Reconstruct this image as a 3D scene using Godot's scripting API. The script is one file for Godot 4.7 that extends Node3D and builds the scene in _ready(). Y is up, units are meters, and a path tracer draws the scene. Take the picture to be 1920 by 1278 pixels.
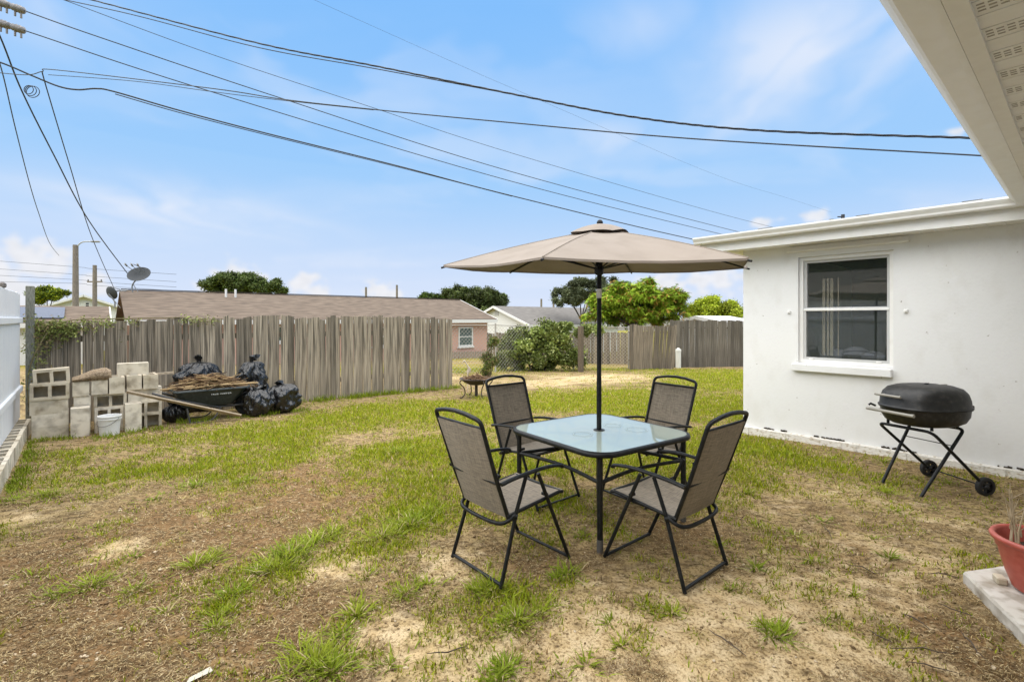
extends Node3D
# Backyard with a patio set. World axes follow the house: +X runs towards the wing wall, -Z runs along it away from the lens.
# Pixels of the photograph are turned into ground positions with the camera below (focal length 930 px, horizon at row 597).

const FOCAL := 930.0
const HORIZON := 597.0
const EYE := 1.5
const YAW := 0.71035
var fwd := Vector3(sin(YAW), 0, -cos(YAW))
var rgt := Vector3(cos(YAW), 0, sin(YAW))
var rng := RandomNumberGenerator.new()
var taken := {}
var mats := {}
var texes := {}
var n1 := FastNoiseLite.new()
var n2 := FastNoiseLite.new()
var n3 := FastNoiseLite.new()

# ---------------------------------------------------------------- placing
func soft(t: float) -> float:
	if t <= 0.0: return 0.0
	return t * t / 4.0 if t < 2.0 else t - 1.0

func ground_y(x: float, z: float) -> float:
	var s := fwd.x * x + fwd.z * z
	return -0.02 * soft(s - 4.5) - 0.025 * soft(minf(s, 40.0) - 12.5)

func at(u: float, v: float, d: float) -> Vector3:
	return fwd * d + rgt * ((u - 960.0) / FOCAL * d) + Vector3(0, EYE - (v - HORIZON) / FOCAL * d, 0)

func px(u: float, v: float, up := 0.0) -> Vector3:
	var d := 8.0
	for i in 60:
		var p := at(u, v, d)
		d = lerpf(d, FOCAL * (EYE - ground_y(p.x, p.z) - up) / (v - HORIZON), 0.5)
	return at(u, v, d)

func on_z(u: float, v: float, z: float) -> Vector3:
	var r := (u - 960.0) / FOCAL
	return at(u, v, z / (fwd.z + rgt.z * r))

func on_x(u: float, v: float, x: float) -> Vector3:
	var r := (u - 960.0) / FOCAL
	return at(u, v, x / (fwd.x + rgt.x * r))

func gp(x: float, z: float, up := 0.0) -> Vector3:
	return Vector3(x, ground_y(x, z) + up, z)

# ---------------------------------------------------------------- materials
func lin(r: float, g: float, b: float, a := 1.0) -> Color:
	var c := Color(r, g, b).linear_to_srgb()
	c.a = a
	return c

func flat(key: String, c: Color, rough := 0.7, metal := 0.0) -> StandardMaterial3D:
	if mats.has(key): return mats[key]
	var m := StandardMaterial3D.new()
	m.resource_name = key
	m.albedo_color = c
	m.roughness = rough
	m.metallic = metal
	m.cull_mode = BaseMaterial3D.CULL_DISABLED
	mats[key] = m
	return m

func noise_tex(ramp: Array, freq: float, oct := 4, sd := 1, size := 512, kind := FastNoiseLite.TYPE_SIMPLEX_SMOOTH, stops := []) -> NoiseTexture2D:
	var key := str([ramp, freq, oct, sd, size, kind, stops])
	if texes.has(key): return texes[key]
	var n := FastNoiseLite.new()
	n.noise_type = kind
	n.frequency = freq
	n.fractal_octaves = oct
	n.seed = sd
	var t := NoiseTexture2D.new()
	t.width = size
	t.height = size
	t.seamless = true
	t.noise = n
	if ramp.size():
		var g := Gradient.new()
		var offs := PackedFloat32Array()
		for i in ramp.size():
			offs.append(stops[i] if stops.size() else float(i) / (ramp.size() - 1))
		g.offsets = offs
		g.colors = PackedColorArray(ramp)
		t.color_ramp = g
	texes[key] = t
	return t

# a patterned surface: colour ramp over noise, laid on with triplanar mapping (scale is repeats per metre along x, y, z)
func rough_mat(key: String, ramp: Array, freq: float, scale: Vector3, rough := 0.8, bump := 0.0, oct := 4, world := true, sd := 1, stops := []) -> StandardMaterial3D:
	if mats.has(key): return mats[key]
	var m := flat(key, Color.WHITE, rough)
	m.albedo_texture = noise_tex(ramp, freq, oct, sd, 512, FastNoiseLite.TYPE_SIMPLEX_SMOOTH, stops)
	m.uv1_triplanar = true
	m.uv1_world_triplanar = world
	m.uv1_scale = scale
	m.uv1_triplanar_sharpness = 8.0
	if bump > 0.0:
		m.heightmap_enabled = true
		m.heightmap_scale = bump
		m.heightmap_texture = noise_tex([], 0.02 if freq < 0.02 else 0.06, 5, 7)
	return m

# adds blotches of another colour (stains, moss, worn paint) over a patterned surface
func stain(m: StandardMaterial3D, c: Color, freq: float, scale: Vector3, sd: int, from := 0.55, to := 0.75, most := 0.8) -> StandardMaterial3D:
	if m.detail_enabled: return m
	m.detail_enabled = true
	m.detail_uv_layer = BaseMaterial3D.DETAIL_UV_2
	m.uv2_triplanar = true
	m.uv2_world_triplanar = m.uv1_world_triplanar
	m.uv2_scale = scale
	var a := c
	a.a = 0.0
	var b := c
	b.a = most
	m.detail_albedo = noise_tex([a, a, b, b], freq, 5, sd, 512, FastNoiseLite.TYPE_SIMPLEX_SMOOTH, [0.0, from, to, 1.0])
	return m

# ---------------------------------------------------------------- nodes
func numbered(called: String) -> String:
	var k: int = taken.get(called, 0)
	taken[called] = k + 1
	return called if k == 0 else "%s_%03d" % [called, k]

func tag(o: Node, label: String, category: String, group := "") -> void:
	o.set_meta("label", label)
	o.set_meta("category", category)
	if group: o.set_meta("group", group)

func thing(called: String, label: String, category: String, where := Vector3.ZERO, turn := 0.0, group := "") -> Node3D:
	var o := Node3D.new()
	o.name = numbered(called)
	add_child(o)
	o.position = where
	o.rotation.y = turn
	tag(o, label, category, group)
	return o

func new_st() -> SurfaceTool:
	var st := SurfaceTool.new()
	st.begin(Mesh.PRIMITIVE_TRIANGLES)
	return st

func put(called: String, mesh: Mesh, m: Material, parent: Node) -> MeshInstance3D:
	var o := MeshInstance3D.new()
	o.name = numbered(called) if parent == self else called
	o.mesh = mesh
	o.material_override = m
	parent.add_child(o, true)
	return o

func done(called: String, st: SurfaceTool, m: Material, parent: Node) -> MeshInstance3D:
	return put(called, st.commit(), m, parent)

func struct(o: Node) -> Node:
	o.set_meta("kind", "structure")
	return o

func stuff(o: Node) -> Node:
	o.set_meta("kind", "stuff")
	return o

# ---------------------------------------------------------------- shapes
func tri(st: SurfaceTool, a: Vector3, b: Vector3, c: Vector3) -> void:
	var n := (b - a).cross(c - a).normalized()
	for p in [a, c, b]:
		st.set_normal(n)
		st.add_vertex(p)

func quad(st: SurfaceTool, a: Vector3, b: Vector3, c: Vector3, d: Vector3) -> void:
	var n := (c - a).cross(d - b).normalized()
	for p in [a, c, b, a, d, c]:
		st.set_normal(n)
		st.add_vertex(p)

func hexa(st: SurfaceTool, p: Array) -> void:   # 0-3 bottom (counter-clockwise from above), 4-7 top
	quad(st, p[3], p[2], p[1], p[0])
	quad(st, p[4], p[5], p[6], p[7])
	for i in 4:
		var j := (i + 1) % 4
		quad(st, p[i], p[j], p[j + 4], p[i + 4])

func box(st: SurfaceTool, c: Vector3, s: Vector3, b := Basis.IDENTITY) -> void:
	var h := s / 2.0
	var p := []
	for y in [-h.y, h.y]:
		for q in [Vector2(-h.x, h.z), Vector2(h.x, h.z), Vector2(h.x, -h.z), Vector2(-h.x, -h.z)]:
			p.append(c + b * Vector3(q.x, y, q.y))
	hexa(st, p)

# a box with chamfered edges, so that edges catch light
func cbox(st: SurfaceTool, c: Vector3, s: Vector3, e := 0.006, b := Basis.IDENTITY) -> void:
	var h := s / 2.0
	var f := func(x, y, z): return c + b * Vector3(x, y, z)
	for ax in 3:
		var i := (ax + 1) % 3
		var j := (ax + 2) % 3
		for sg in [-1.0, 1.0]:
			var pts := []
			for q in [[-1, -1], [1, -1], [1, 1], [-1, 1]]:
				var v := Vector3.ZERO
				v[ax] = sg * h[ax]
				v[i] = q[0] * (h[i] - e)
				v[j] = q[1] * (h[j] - e)
				pts.append(c + b * v)
			if sg > 0: quad(st, pts[0], pts[1], pts[2], pts[3])
			else: quad(st, pts[3], pts[2], pts[1], pts[0])
		# the four edges along ax
		for q in [[1, 1], [-1, 1], [-1, -1], [1, -1]]:
			var v1 := Vector3.ZERO
			var v2 := Vector3.ZERO
			v1[i] = q[0] * h[i]; v1[j] = q[1] * (h[j] - e)
			v2[i] = q[0] * (h[i] - e); v2[j] = q[1] * h[j]
			var l := h[ax] - e
			var a1 := v1; a1[ax] = -l
			var a2 := v1; a2[ax] = l
			var b1 := v2; b1[ax] = -l
			var b2 := v2; b2[ax] = l
			if q[0] * q[1] > 0: quad(st, c + b * a1, c + b * b1, c + b * b2, c + b * a2)
			else: quad(st, c + b * a2, c + b * b2, c + b * b1, c + b * a1)
	for x in [-1.0, 1.0]:
		for y in [-1.0, 1.0]:
			for z in [-1.0, 1.0]:
				var pa: Vector3 = f.call(x * h.x, y * (h.y - e), z * (h.z - e))
				var pb: Vector3 = f.call(x * (h.x - e), y * h.y, z * (h.z - e))
				var pc: Vector3 = f.call(x * (h.x - e), y * (h.y - e), z * h.z)
				if x * y * z > 0: tri(st, pa, pb, pc)
				else: tri(st, pa, pc, pb)

func bar(st: SurfaceTool, a: Vector3, b: Vector3, w: float, t: float, up := Vector3.UP) -> void:
	var y := (b - a).normalized()
	var x := y.cross(up).normalized()
	if x.length() < 0.1: x = y.cross(Vector3.RIGHT).normalized()
	box(st, (a + b) / 2.0, Vector3(w, a.distance_to(b), t), Basis(x, y, x.cross(y)))

func tube(st: SurfaceTool, pts: Array, rad, sides := 8, caps := true, closed := false, squash := 1.0) -> void:
	var n := pts.size()
	var rings := []
	var norms := []
	var up := Vector3.ZERO
	for i in n:
		var a: Vector3 = pts[(i - 1 + n) % n] if closed or i > 0 else pts[i]
		var b: Vector3 = pts[(i + 1) % n] if closed or i < n - 1 else pts[i]
		var t := (b - a).normalized()
		if up == Vector3.ZERO:
			up = Vector3.UP if absf(t.y) < 0.9 else Vector3.RIGHT
		var side := t.cross(up).normalized()
		up = side.cross(t).normalized()
		var r: float = rad[i] if rad is Array else rad
		var ring := []
		var nn := []
		for k in sides:
			var an := TAU * k / sides
			var dir := side * cos(an) + up * sin(an) * squash
			ring.append(pts[i] + dir * r)
			nn.append((side * cos(an) + up * sin(an)).normalized())
		rings.append(ring)
		norms.append(nn)
	var last := n if closed else n - 1
	for i in last:
		var i2 := (i + 1) % n
		for k in sides:
			var k2 := (k + 1) % sides
			for e in [[i, k], [i, k2], [i2, k2], [i, k], [i2, k2], [i2, k]]:
				st.set_normal(norms[e[0]][e[1]])
				st.add_vertex(rings[e[0]][e[1]])
	if caps and not closed:
		for k in range(1, sides - 1):
			tri(st, rings[0][0], rings[0][k], rings[0][k + 1])
			tri(st, rings[n - 1][0], rings[n - 1][k + 1], rings[n - 1][k])

# smooth grid of points (rows x cols); wrap joins the last column to the first
func sheet(st: SurfaceTool, g: Array, wrap := false, flip := false) -> void:
	var rows := g.size()
	var cols: int = g[0].size()
	var nor := []
	for i in rows:
		var line := []
		for j in cols:
			var a: Vector3 = g[maxi(i - 1, 0)][j]
			var b: Vector3 = g[mini(i + 1, rows - 1)][j]
			var c: Vector3 = g[i][(j - 1 + cols) % cols if wrap else maxi(j - 1, 0)]
			var d: Vector3 = g[i][(j + 1) % cols if wrap else mini(j + 1, cols - 1)]
			var nn := (b - a).cross(d - c).normalized()
			line.append(-nn if flip else nn)
		nor.append(line)
	for i in rows - 1:
		for j in (cols if wrap else cols - 1):
			var j2 := (j + 1) % cols
			var order := [[i, j], [i, j2], [i + 1, j2], [i, j], [i + 1, j2], [i + 1, j]]
			if flip: order.reverse()
			for e in order:
				st.set_normal(nor[e[0]][e[1]])
				st.set_uv(Vector2(float(e[1]) / cols, float(e[0]) / rows))
				st.add_vertex(g[e[0]][e[1]])

func lathe(st: SurfaceTool, prof: Array, segs := 24, t := Transform3D.IDENTITY) -> void:
	var g := []
	for p in prof:
		var ring := []
		for k in segs:
			var a := TAU * k / segs
			ring.append(t * Vector3(p.x * cos(a), p.y, p.x * sin(a)))
		g.append(ring)
	sheet(st, g, true)

func arc_pts(a: Vector3, b: Vector3, c: Vector3, n := 6) -> Array:   # quadratic curve, end points included
	var o := []
	for i in n + 1:
		var t := float(i) / n
		o.append(a.lerp(b, t).lerp(b.lerp(c, t), t))
	return o

func smooth_path(p: Array, n := 6) -> Array:   # Catmull-Rom through the points
	var o := []
	for i in p.size() - 1:
		var a: Vector3 = p[maxi(i - 1, 0)]
		var d: Vector3 = p[mini(i + 2, p.size() - 1)]
		for k in n:
			o.append(p[i].cubic_interpolate(p[i + 1], a, d, float(k) / n))
	o.append(p[p.size() - 1])
	return o

func copies(called: String, mesh: Mesh, m: Material, where: Array, cols: Array, parent: Node) -> MultiMeshInstance3D:
	var mm := MultiMesh.new()
	mm.transform_format = MultiMesh.TRANSFORM_3D
	mm.use_colors = true
	mm.mesh = mesh
	mm.instance_count = where.size()
	for i in where.size():
		mm.set_instance_transform(i, where[i])
		mm.set_instance_color(i, cols[i])
	var o := MultiMeshInstance3D.new()
	o.name = numbered(called) if parent == self else called
	o.multimesh = mm
	o.material_override = m
	parent.add_child(o, true)
	return o

func tinted(key: String, rough := 0.8, back := 0.0) -> StandardMaterial3D:
	if mats.has(key): return mats[key]
	var m := flat(key, Color.WHITE, rough)
	m.vertex_color_use_as_albedo = true
	m.metallic_specular = 0.2
	if back > 0.0:
		m.backlight_enabled = true
		m.backlight = Color(back, back, back)
	return m

func rb(turn: float, tilt := 0.0, roll := 0.0) -> Basis:
	return Basis(Vector3.UP, turn) * Basis(Vector3.RIGHT, tilt) * Basis(Vector3.BACK, roll)

# ================================================================ setting
var sand_spots := []
var brown_spots := []
var green_spots := []

func spots(list: Array) -> Array:
	var o := []
	for e in list:
		var p := px(e[0], e[1])
		o.append([p.x, p.z, e[2], e[3] if e.size() > 3 else 1.0])
	return o

func field(list: Array, x: float, z: float) -> float:
	var s := 0.0
	for e in list:
		var dx: float = x - e[0]
		var dz: float = z - e[1]
		var q: float = (dx * dx + dz * dz) / (e[2] * e[2])
		if q < 6.0: s += e[3] * exp(-q * 1.1)
	return minf(s, 1.3)

func cover(x: float, z: float) -> Vector3:   # how sandy, how brown with thatch, how green
	var w := n1.get_noise_2d(x * 60.0, z * 60.0) * 0.7 + n2.get_noise_2d(x * 220.0, z * 220.0) * 0.45
	var s := field(sand_spots, x, z)
	var b := field(brown_spots, x, z)
	var g := field(green_spots, x, z)
	return Vector3(clampf(s * 1.1 + w * 0.9 - 0.1, 0, 1), clampf(b * 1.1 - w * 0.6, 0, 1), clampf(g * 1.1 + w * 0.9 - 0.1, 0, 1))

func bumps(x: float, z: float) -> float:
	return n1.get_noise_2d(x * 35.0, z * 35.0) * 0.022 + n2.get_noise_2d(x * 160.0, z * 160.0) * 0.009 + n3.get_noise_2d(x * 700.0, z * 700.0) * 0.005

func span(a: float, b: float, step: float) -> Array:
	var o := []
	var n := int(round((b - a) / step))
	for i in n: o.append(a + (b - a) * i / n)
	return o

func build_ground() -> void:
	var xs := [-400.0, -200.0, -100.0, -50.0, -25.0, -12.0, -6.0, -3.0] + span(-1.6, 0.0, 0.08) + span(0.0, 6.9, 0.026) + span(6.9, 9.0, 0.15) + span(9.0, 24.0, 0.3) + [24.0, 28.0, 34.0, 45.0, 70.0, 120.0, 220.0, 400.0]
	var zs := [-400.0, -200.0, -100.0, -60.0, -40.0, -30.0] + span(-24.0, -11.0, 0.3) + span(-11.0, -6.0, 0.06) + span(-6.0, 0.6, 0.026) + [0.6, 1.2, 2.5, 5.0, 9.0, 15.0, 30.0, 60.0, 120.0, 400.0]
	var nx := xs.size()
	var nz := zs.size()
	var pos := PackedVector3Array()
	var col := PackedColorArray()
	var idx := PackedInt32Array()
	var sand := Color(0.60, 0.445, 0.245)
	var pale := Color(0.66, 0.52, 0.32)
	var brown := Color(0.255, 0.15, 0.07)
	var olive := Color(0.42, 0.315, 0.16)
	var dark := Color(0.10, 0.068, 0.036)
	var moss := Color(0.27, 0.24, 0.035)
	for j in nz:
		for i in nx:
			var x: float = xs[i]
			var z: float = zs[j]
			var near := x > -2.0 and x < 25.0 and z > -25.0 and z < 1.0
			var y := ground_y(x, z) + (bumps(x, z) if near else 0.0)
			pos.append(Vector3(x, y, z))
			var c := moss
			if near:
				var k := cover(x, z)
				var f := n3.get_noise_2d(x * 330.0, z * 330.0)
				var f2 := n2.get_noise_2d(x * 900.0 + 50.0, z * 900.0)
				c = olive.lerp(dark, clampf(f * 1.5 + 0.05, 0, 0.75))
				c = c.lerp(brown, k.y * 0.85)
				c = c.lerp(dark, clampf(f2 * 2.4 - 0.15, 0, 0.8))
				c = c.lerp(sand.lerp(pale, clampf(0.3 + f * 1.5, 0, 1)), clampf(k.x * 1.35 - 0.05 - absf(f2) * 1.1 + f * 0.9, 0, 1))
				c = c.lerp(moss, k.z * 0.75)
			col.append(c)
	for j in nz - 1:
		for i in nx - 1:
			var a := j * nx + i
			idx.append_array([a, a + 1, a + nx + 1, a, a + nx + 1, a + nx])
	var arr := []
	arr.resize(Mesh.ARRAY_MAX)
	arr[Mesh.ARRAY_VERTEX] = pos
	arr[Mesh.ARRAY_COLOR] = col
	arr[Mesh.ARRAY_INDEX] = idx
	var am := ArrayMesh.new()
	am.add_surface_from_arrays(Mesh.PRIMITIVE_TRIANGLES, arr)
	var st := SurfaceTool.new()
	st.create_from(am, 0)
	st.generate_normals()
	var m := tinted("soil", 0.95)
	m.albedo_texture = noise_tex([lin(0.3, 0.26, 0.21), lin(0.66, 0.63, 0.58), lin(0.97, 0.965, 0.96), lin(1, 1, 1)], 0.03, 5, 3, 1024, FastNoiseLite.TYPE_SIMPLEX_SMOOTH, [0.05, 0.34, 0.46, 1.0])
	m.uv1_triplanar = true
	m.uv1_world_triplanar = true
	m.uv1_scale = Vector3(1.3, 1.3, 1.3)
	m.heightmap_enabled = true
	m.heightmap_scale = 0.9
	m.heightmap_texture = noise_tex([], 0.05, 5, 11, 1024)
	struct(put("ground", st.commit(), m, self))

# ---------------------------------------------------------------- house
func gutter_run(a: Vector3, b: Vector3, out: Vector3, parent: Node, m: Material, wide := 1.0) -> void:   # a, b on the fascia face at the gutter's bottom
	var prof := [Vector2(0.002, 0.0), Vector2(0.078, 0.0), Vector2(0.09, 0.012), Vector2(0.094, 0.03), Vector2(0.112, 0.055), Vector2(0.122, 0.07), Vector2(0.122, 0.088), Vector2(0.112, 0.09), Vector2(0.112, 0.075), Vector2(0.098, 0.055), Vector2(0.085, 0.03), Vector2(0.075, 0.01), Vector2(0.008, 0.01), Vector2(0.008, 0.085), Vector2(0.002, 0.088)]
	for i in prof.size(): prof[i].x = 0.012 + (prof[i].x - 0.002) * wide
	var st := new_st()
	var n := prof.size()
	for i in n:
		var p: Vector2 = prof[i]
		var q: Vector2 = prof[(i + 1) % n]
		var pa := a + out * p.x + Vector3.UP * p.y
		var pb := b + out * p.x + Vector3.UP * p.y
		var qa := a + out * q.x + Vector3.UP * q.y
		var qb := b + out * q.x + Vector3.UP * q.y
		quad(st, pa, pb, qb, qa)
	for e in [a, b]:
		quad(st, e + out * 0.012, e + out * (0.012 + 0.083 * wide), e + out * (0.012 + 0.118 * wide) + Vector3.UP * 0.088, e + out * 0.012 + Vector3.UP * 0.088)
	done("gutter", st, m, parent)

func wall_box(called: String, c: Vector3, s: Vector3, m: Material, parent: Node, holes := []) -> Node:
	var w := CSGBox3D.new()
	w.name = called
	w.size = s
	w.position = c
	w.material = m
	for h in holes:
		var k := CSGBox3D.new()
		k.name = "opening"
		k.operation = CSGShape3D.OPERATION_SUBTRACTION
		k.position = h[0] - c
		k.size = h[1]
		k.material = m
		w.add_child(k)
	parent.add_child(w, true)
	return w

func stucco() -> StandardMaterial3D:
	if mats.has("stucco"): return mats["stucco"]
	var m := flat("stucco", Color.WHITE, 0.85)
	# white paint with small chips and specks of dirt
	var im := Image.create(1024, 1024, false, Image.FORMAT_RGB8)
	var r := RandomNumberGenerator.new()
	r.seed = 77
	im.fill(lin(0.78, 0.777, 0.775))
	for k in 300:
		var w := r.randi_range(20, 130)
		var t := r.randf_range(-0.018, 0.012)
		var ox := r.randi_range(0, 1023)
		var oy := r.randi_range(0, 1023)
		var c := lin(0.78 + t, 0.777 + t, 0.775 + t * 1.2)
		for q in 40:
			im.fill_rect(Rect2i(ox + int(r.randfn(0, w * 0.4)), oy + int(r.randfn(0, w * 0.4)), r.randi_range(2, 9), r.randi_range(2, 9)), c)
	for k in 46:
		var ox := r.randi_range(6, 1010)
		var oy := r.randi_range(6, 1010)
		var c := lin(0.25, 0.22, 0.19).lerp(lin(0.62, 0.6, 0.57), r.randf())
		for q in r.randi_range(1, 4):
			im.fill_rect(Rect2i(ox + r.randi_range(-3, 3), oy + r.randi_range(-4, 4), r.randi_range(1, 4), r.randi_range(1, 4)), c)
	m.albedo_texture = ImageTexture.create_from_image(im)
	m.uv1_triplanar = true
	m.uv1_world_triplanar = true
	m.uv1_scale = Vector3(0.42, 0.42, 0.42)
	m.heightmap_enabled = true
	m.heightmap_scale = 0.07
	m.heightmap_texture = noise_tex([], 0.1, 4, 5)
	return stain(m, lin(0.60, 0.575, 0.53), 0.01, Vector3(0.5, 0.3, 0.5), 171, 0.55, 1.0, 0.3)

func build_house() -> void:
	var h := thing("white_house", "white stucco single storey house with gutters, soffits and a sash window over the grill", "house")
	var wm := stucco()
	var trim := rough_mat("white_metal", [lin(0.80, 0.785, 0.745), lin(0.84, 0.83, 0.80), lin(0.85, 0.845, 0.825)], 0.01, Vector3(1.2, 1.2, 1.2), 0.45)
	var soff := rough_mat("soffit_paint", [lin(0.78, 0.76, 0.71), lin(0.83, 0.815, 0.775)], 0.02, Vector3(1, 1, 1), 0.6)
	var shingle := rough_mat("shingle_grey", [lin(0.10, 0.095, 0.09), lin(0.2, 0.19, 0.18)], 0.05, Vector3(1, 1, 1), 0.95)
	var sy := 2.39
	var wx := 6.65
	# walls
	wall_box("wall", Vector3(wx + 0.1, 1.18, -0.8), Vector3(0.2, 2.56, 4.4), wm, h, [[Vector3(wx + 0.1, 1.605, -1.855), Vector3(0.6, 1.29, 0.95)]])
	wall_box("wall", Vector3(9.83, 1.18, -2.9), Vector3(5.95, 2.56, 0.2), wm, h)
	wall_box("wall", Vector3(12.7, 1.18, 2.6), Vector3(0.2, 2.56, 11.2), wm, h)
	wall_box("wall", Vector3(2.73, 1.18, 1.5), Vector3(7.8, 2.56, 0.2), wm, h)
	wall_box("wall", Vector3(-1.1, 1.18, 4.9), Vector3(0.2, 2.56, 6.6), wm, h)
	wall_box("wall", Vector3(5.8, 1.18, 8.1), Vector3(13.6, 2.56, 0.2), wm, h)
	# foundation ledge, uneven along its foot
	var st := new_st()
	var zz := -3.06
	while zz < 1.35:
		var t := n1.get_noise_2d(zz * 90.0, 3.0) * 0.012
		hexa(st, [Vector3(wx - 0.055 + t, -0.12, zz + 0.15), Vector3(wx + 0.05, -0.12, zz + 0.15), Vector3(wx + 0.05, -0.12, zz), Vector3(wx - 0.05 + t, -0.12, zz), Vector3(wx - 0.05 + t, 0.072 + t * 0.4, zz + 0.15), Vector3(wx - 0.002, 0.082, zz + 0.15), Vector3(wx - 0.002, 0.082, zz), Vector3(wx - 0.045 + t, 0.072 + t * 0.4, zz)])
		zz += 0.15
	done("foundation", st, rough_mat("ledge_paint", [lin(0.45, 0.38, 0.29), lin(0.70, 0.67, 0.61), lin(0.74, 0.72, 0.68)], 0.03, Vector3(1, 1.5, 1), 0.9, 0.5, 5, true, 9, [0.15, 0.4, 1.0]), h)
	# dark flakes in the crack above the ledge
	st = new_st()
	rng.seed = 5
	for k in 150:
		var z := rng.randf_range(-2.95, -0.3)
		if n2.get_noise_2d(z * 160.0, 9.0) < 0.02: continue
		box(st, Vector3(wx - 0.006, 0.086 + rng.randf_range(-0.004, 0.008), z), Vector3(0.012, rng.randf_range(0.006, 0.024), rng.randf_range(0.01, 0.045)), rb(0, 0.2 * rng.randfn(), 0))
	stuff(done("crack_dirt", st, flat("crack_dirt", lin(0.07, 0.055, 0.04), 0.95), h))
	# wing: fascia, gutter, soffit boards
	st = new_st()
	box(st, Vector3(6.31, 2.475, -1.865), Vector3(0.02, 0.19, 3.07))
	done("fascia", st, trim, h)
	gutter_run(Vector3(6.299, 2.488, -3.46), Vector3(6.299, 2.488, -0.345), Vector3(-1, 0, 0), h, trim)
	var z := -3.40
	while z < -0.26:
		st = new_st()
		var w := 0.118
		box(st, Vector3(6.48, sy + 0.008, z + w / 2.0), Vector3(0.335, 0.012, w))
		box(st, Vector3(6.466, sy + 0.001, z + w + 0.002), Vector3(0.30, 0.012, 0.010))
		done("soffit_panel", st, soff, h)
		z += 0.126
	st = new_st()
	box(st, Vector3(9.6, sy + 0.012, -3.21), Vector3(5.86, 0.012, 0.38))
	box(st, Vector3(9.5, 2.475, -3.43), Vector3(6.4, 0.19, 0.02))
	done("gable_soffit", st, soff, h)
	# main roof edge over the lens
	st = new_st()
	box(st, Vector3(2.3, 2.475, -0.277), Vector3(8.0, 0.19, 0.02))
	done("fascia", st, trim, h)
	gutter_run(Vector3(-1.7, 2.488, -0.289), Vector3(6.18, 2.488, -0.289), Vector3(0, 0, -1), h, trim, 1.27)
	st = new_st()
	box(st, Vector3(2.3, sy - 0.004, -0.241), Vector3(8.0, 0.012, 0.05))
	done("soffit_trim", st, soff, h)
	var x := -1.7
	var slot := flat("vent_slot", lin(0.36, 0.335, 0.29), 0.9)
	while x < 6.25:
		st = new_st()
		for k in 2:
			box(st, Vector3(x + 0.05 + k * 0.1, sy + 0.008, 0.57), Vector3(0.094, 0.012, 1.66))
			box(st, Vector3(x + 0.1 + k * 0.1, sy + 0.015, 0.57), Vector3(0.012, 0.012, 1.66))
		var p := done("soffit_panel", st, soff, h)
		st = new_st()
		for r in 3:
			for q in 40:
				if q % 14 == 13: continue
				box(st, Vector3(x + 0.025 + r * 0.021 + (q % 2) * 0.003, sy + 0.0016, -0.20 + q * 0.024), Vector3(0.007, 0.0018, 0.017))
		stuff(done("vent_slots", st, slot, p))
		x += 0.2
	# roofs
	st = new_st()
	var e := 0.2
	quad(st, Vector3(6.2, 2.572, -3.44), Vector3(6.2, 2.572, -0.4), Vector3(9.6, 2.572 + 3.4 * 0.1, -0.4), Vector3(9.6, 2.572 + 3.4 * 0.1, -3.44))
	quad(st, Vector3(9.6, 2.572 + 0.34, -3.44), Vector3(9.6, 2.572 + 0.34, 3.0), Vector3(13.2, 2.55, 3.0), Vector3(13.2, 2.55, -3.44))
	quad(st, Vector3(-1.8, 2.585, -0.43), Vector3(-1.8, 2.585 + 4.8 * e, 4.4), Vector3(13.2, 2.585 + 4.8 * e, 4.4), Vector3(13.2, 2.585, -0.43))
	quad(st, Vector3(-1.8, 2.585 + 4.8 * e, 4.4), Vector3(-1.8, 2.585, 9.0), Vector3(13.2, 2.585, 9.0), Vector3(13.2, 2.585 + 4.8 * e, 4.4))
	done("roof", st, shingle, h)
	for q in [[-2.55, 0.14], [-1.55, 0.12], [-0.7, 0.14]]:
		st = new_st()
		box(st, Vector3(6.25, 2.588, q[0]), Vector3(0.1, 0.014, q[1]), rb(0, 0, 0.1))
		done("shingle_tab", st, shingle, h)
	var vp := at(1581, 402, 6.6)
	st = new_st()
	tube(st, [Vector3(vp.x, vp.y - 0.3, vp.z), vp], 0.022, 10)
	tube(st, [vp + Vector3(0, -0.03, 0), vp + Vector3(0, -0.03, 0) - rgt * 0.07], 0.008, 6)
	done("vent_pipe", st, flat("pipe_black", lin(0.03, 0.03, 0.035), 0.6), h)
	# window
	var w := MeshInstance3D.new()
	w.name = "window"
	st = new_st()
	var z0 := -2.33
	var z1 := -1.38
	var y0 := 0.96
	var y1 := 2.25
	var fx := wx + 0.07
	var frame := func(st_, xa, t, a, b, c, d):   # a rectangular frame in the wall plane: z a..b, y c..d, bar t
		box(st_, Vector3(xa, (c + d) / 2, a + t / 2), Vector3(0.05, d - c, t))
		box(st_, Vector3(xa, (c + d) / 2, b - t / 2), Vector3(0.05, d - c, t))
		box(st_, Vector3(xa, c + t / 2, (a + b) / 2), Vector3(0.05, t, b - a - 2 * t))
		box(st_, Vector3(xa, d - t / 2, (a + b) / 2), Vector3(0.05, t, b - a - 2 * t))
	frame.call(st, fx, 0.04, z0 + 0.002, z1 - 0.002, y0 + 0.002, y1 - 0.002)
	w.mesh = st.commit()
	w.material_override = trim
	h.add_child(w, true)
	var alum := flat("sash_metal", lin(0.55, 0.55, 0.54), 0.4)
	st = new_st()
	frame.call(st, fx + 0.034, 0.03, z0 + 0.042, z1 - 0.042, 1.605, y1 - 0.042)
	done("sash", st, alum, w)
	st = new_st()
	frame.call(st, fx + 0.012, 0.028, z0 + 0.042, z1 - 0.042, y0 + 0.042, 1.625)
	done("sash", st, alum, w)
	st = new_st()
	cbox(st, Vector3(fx - 0.018, 1.606, (z0 + z1) / 2), Vector3(0.016, 0.026, z1 - z0 - 0.09), 0.003)
	done("meeting_rail", st, trim, w)
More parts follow.
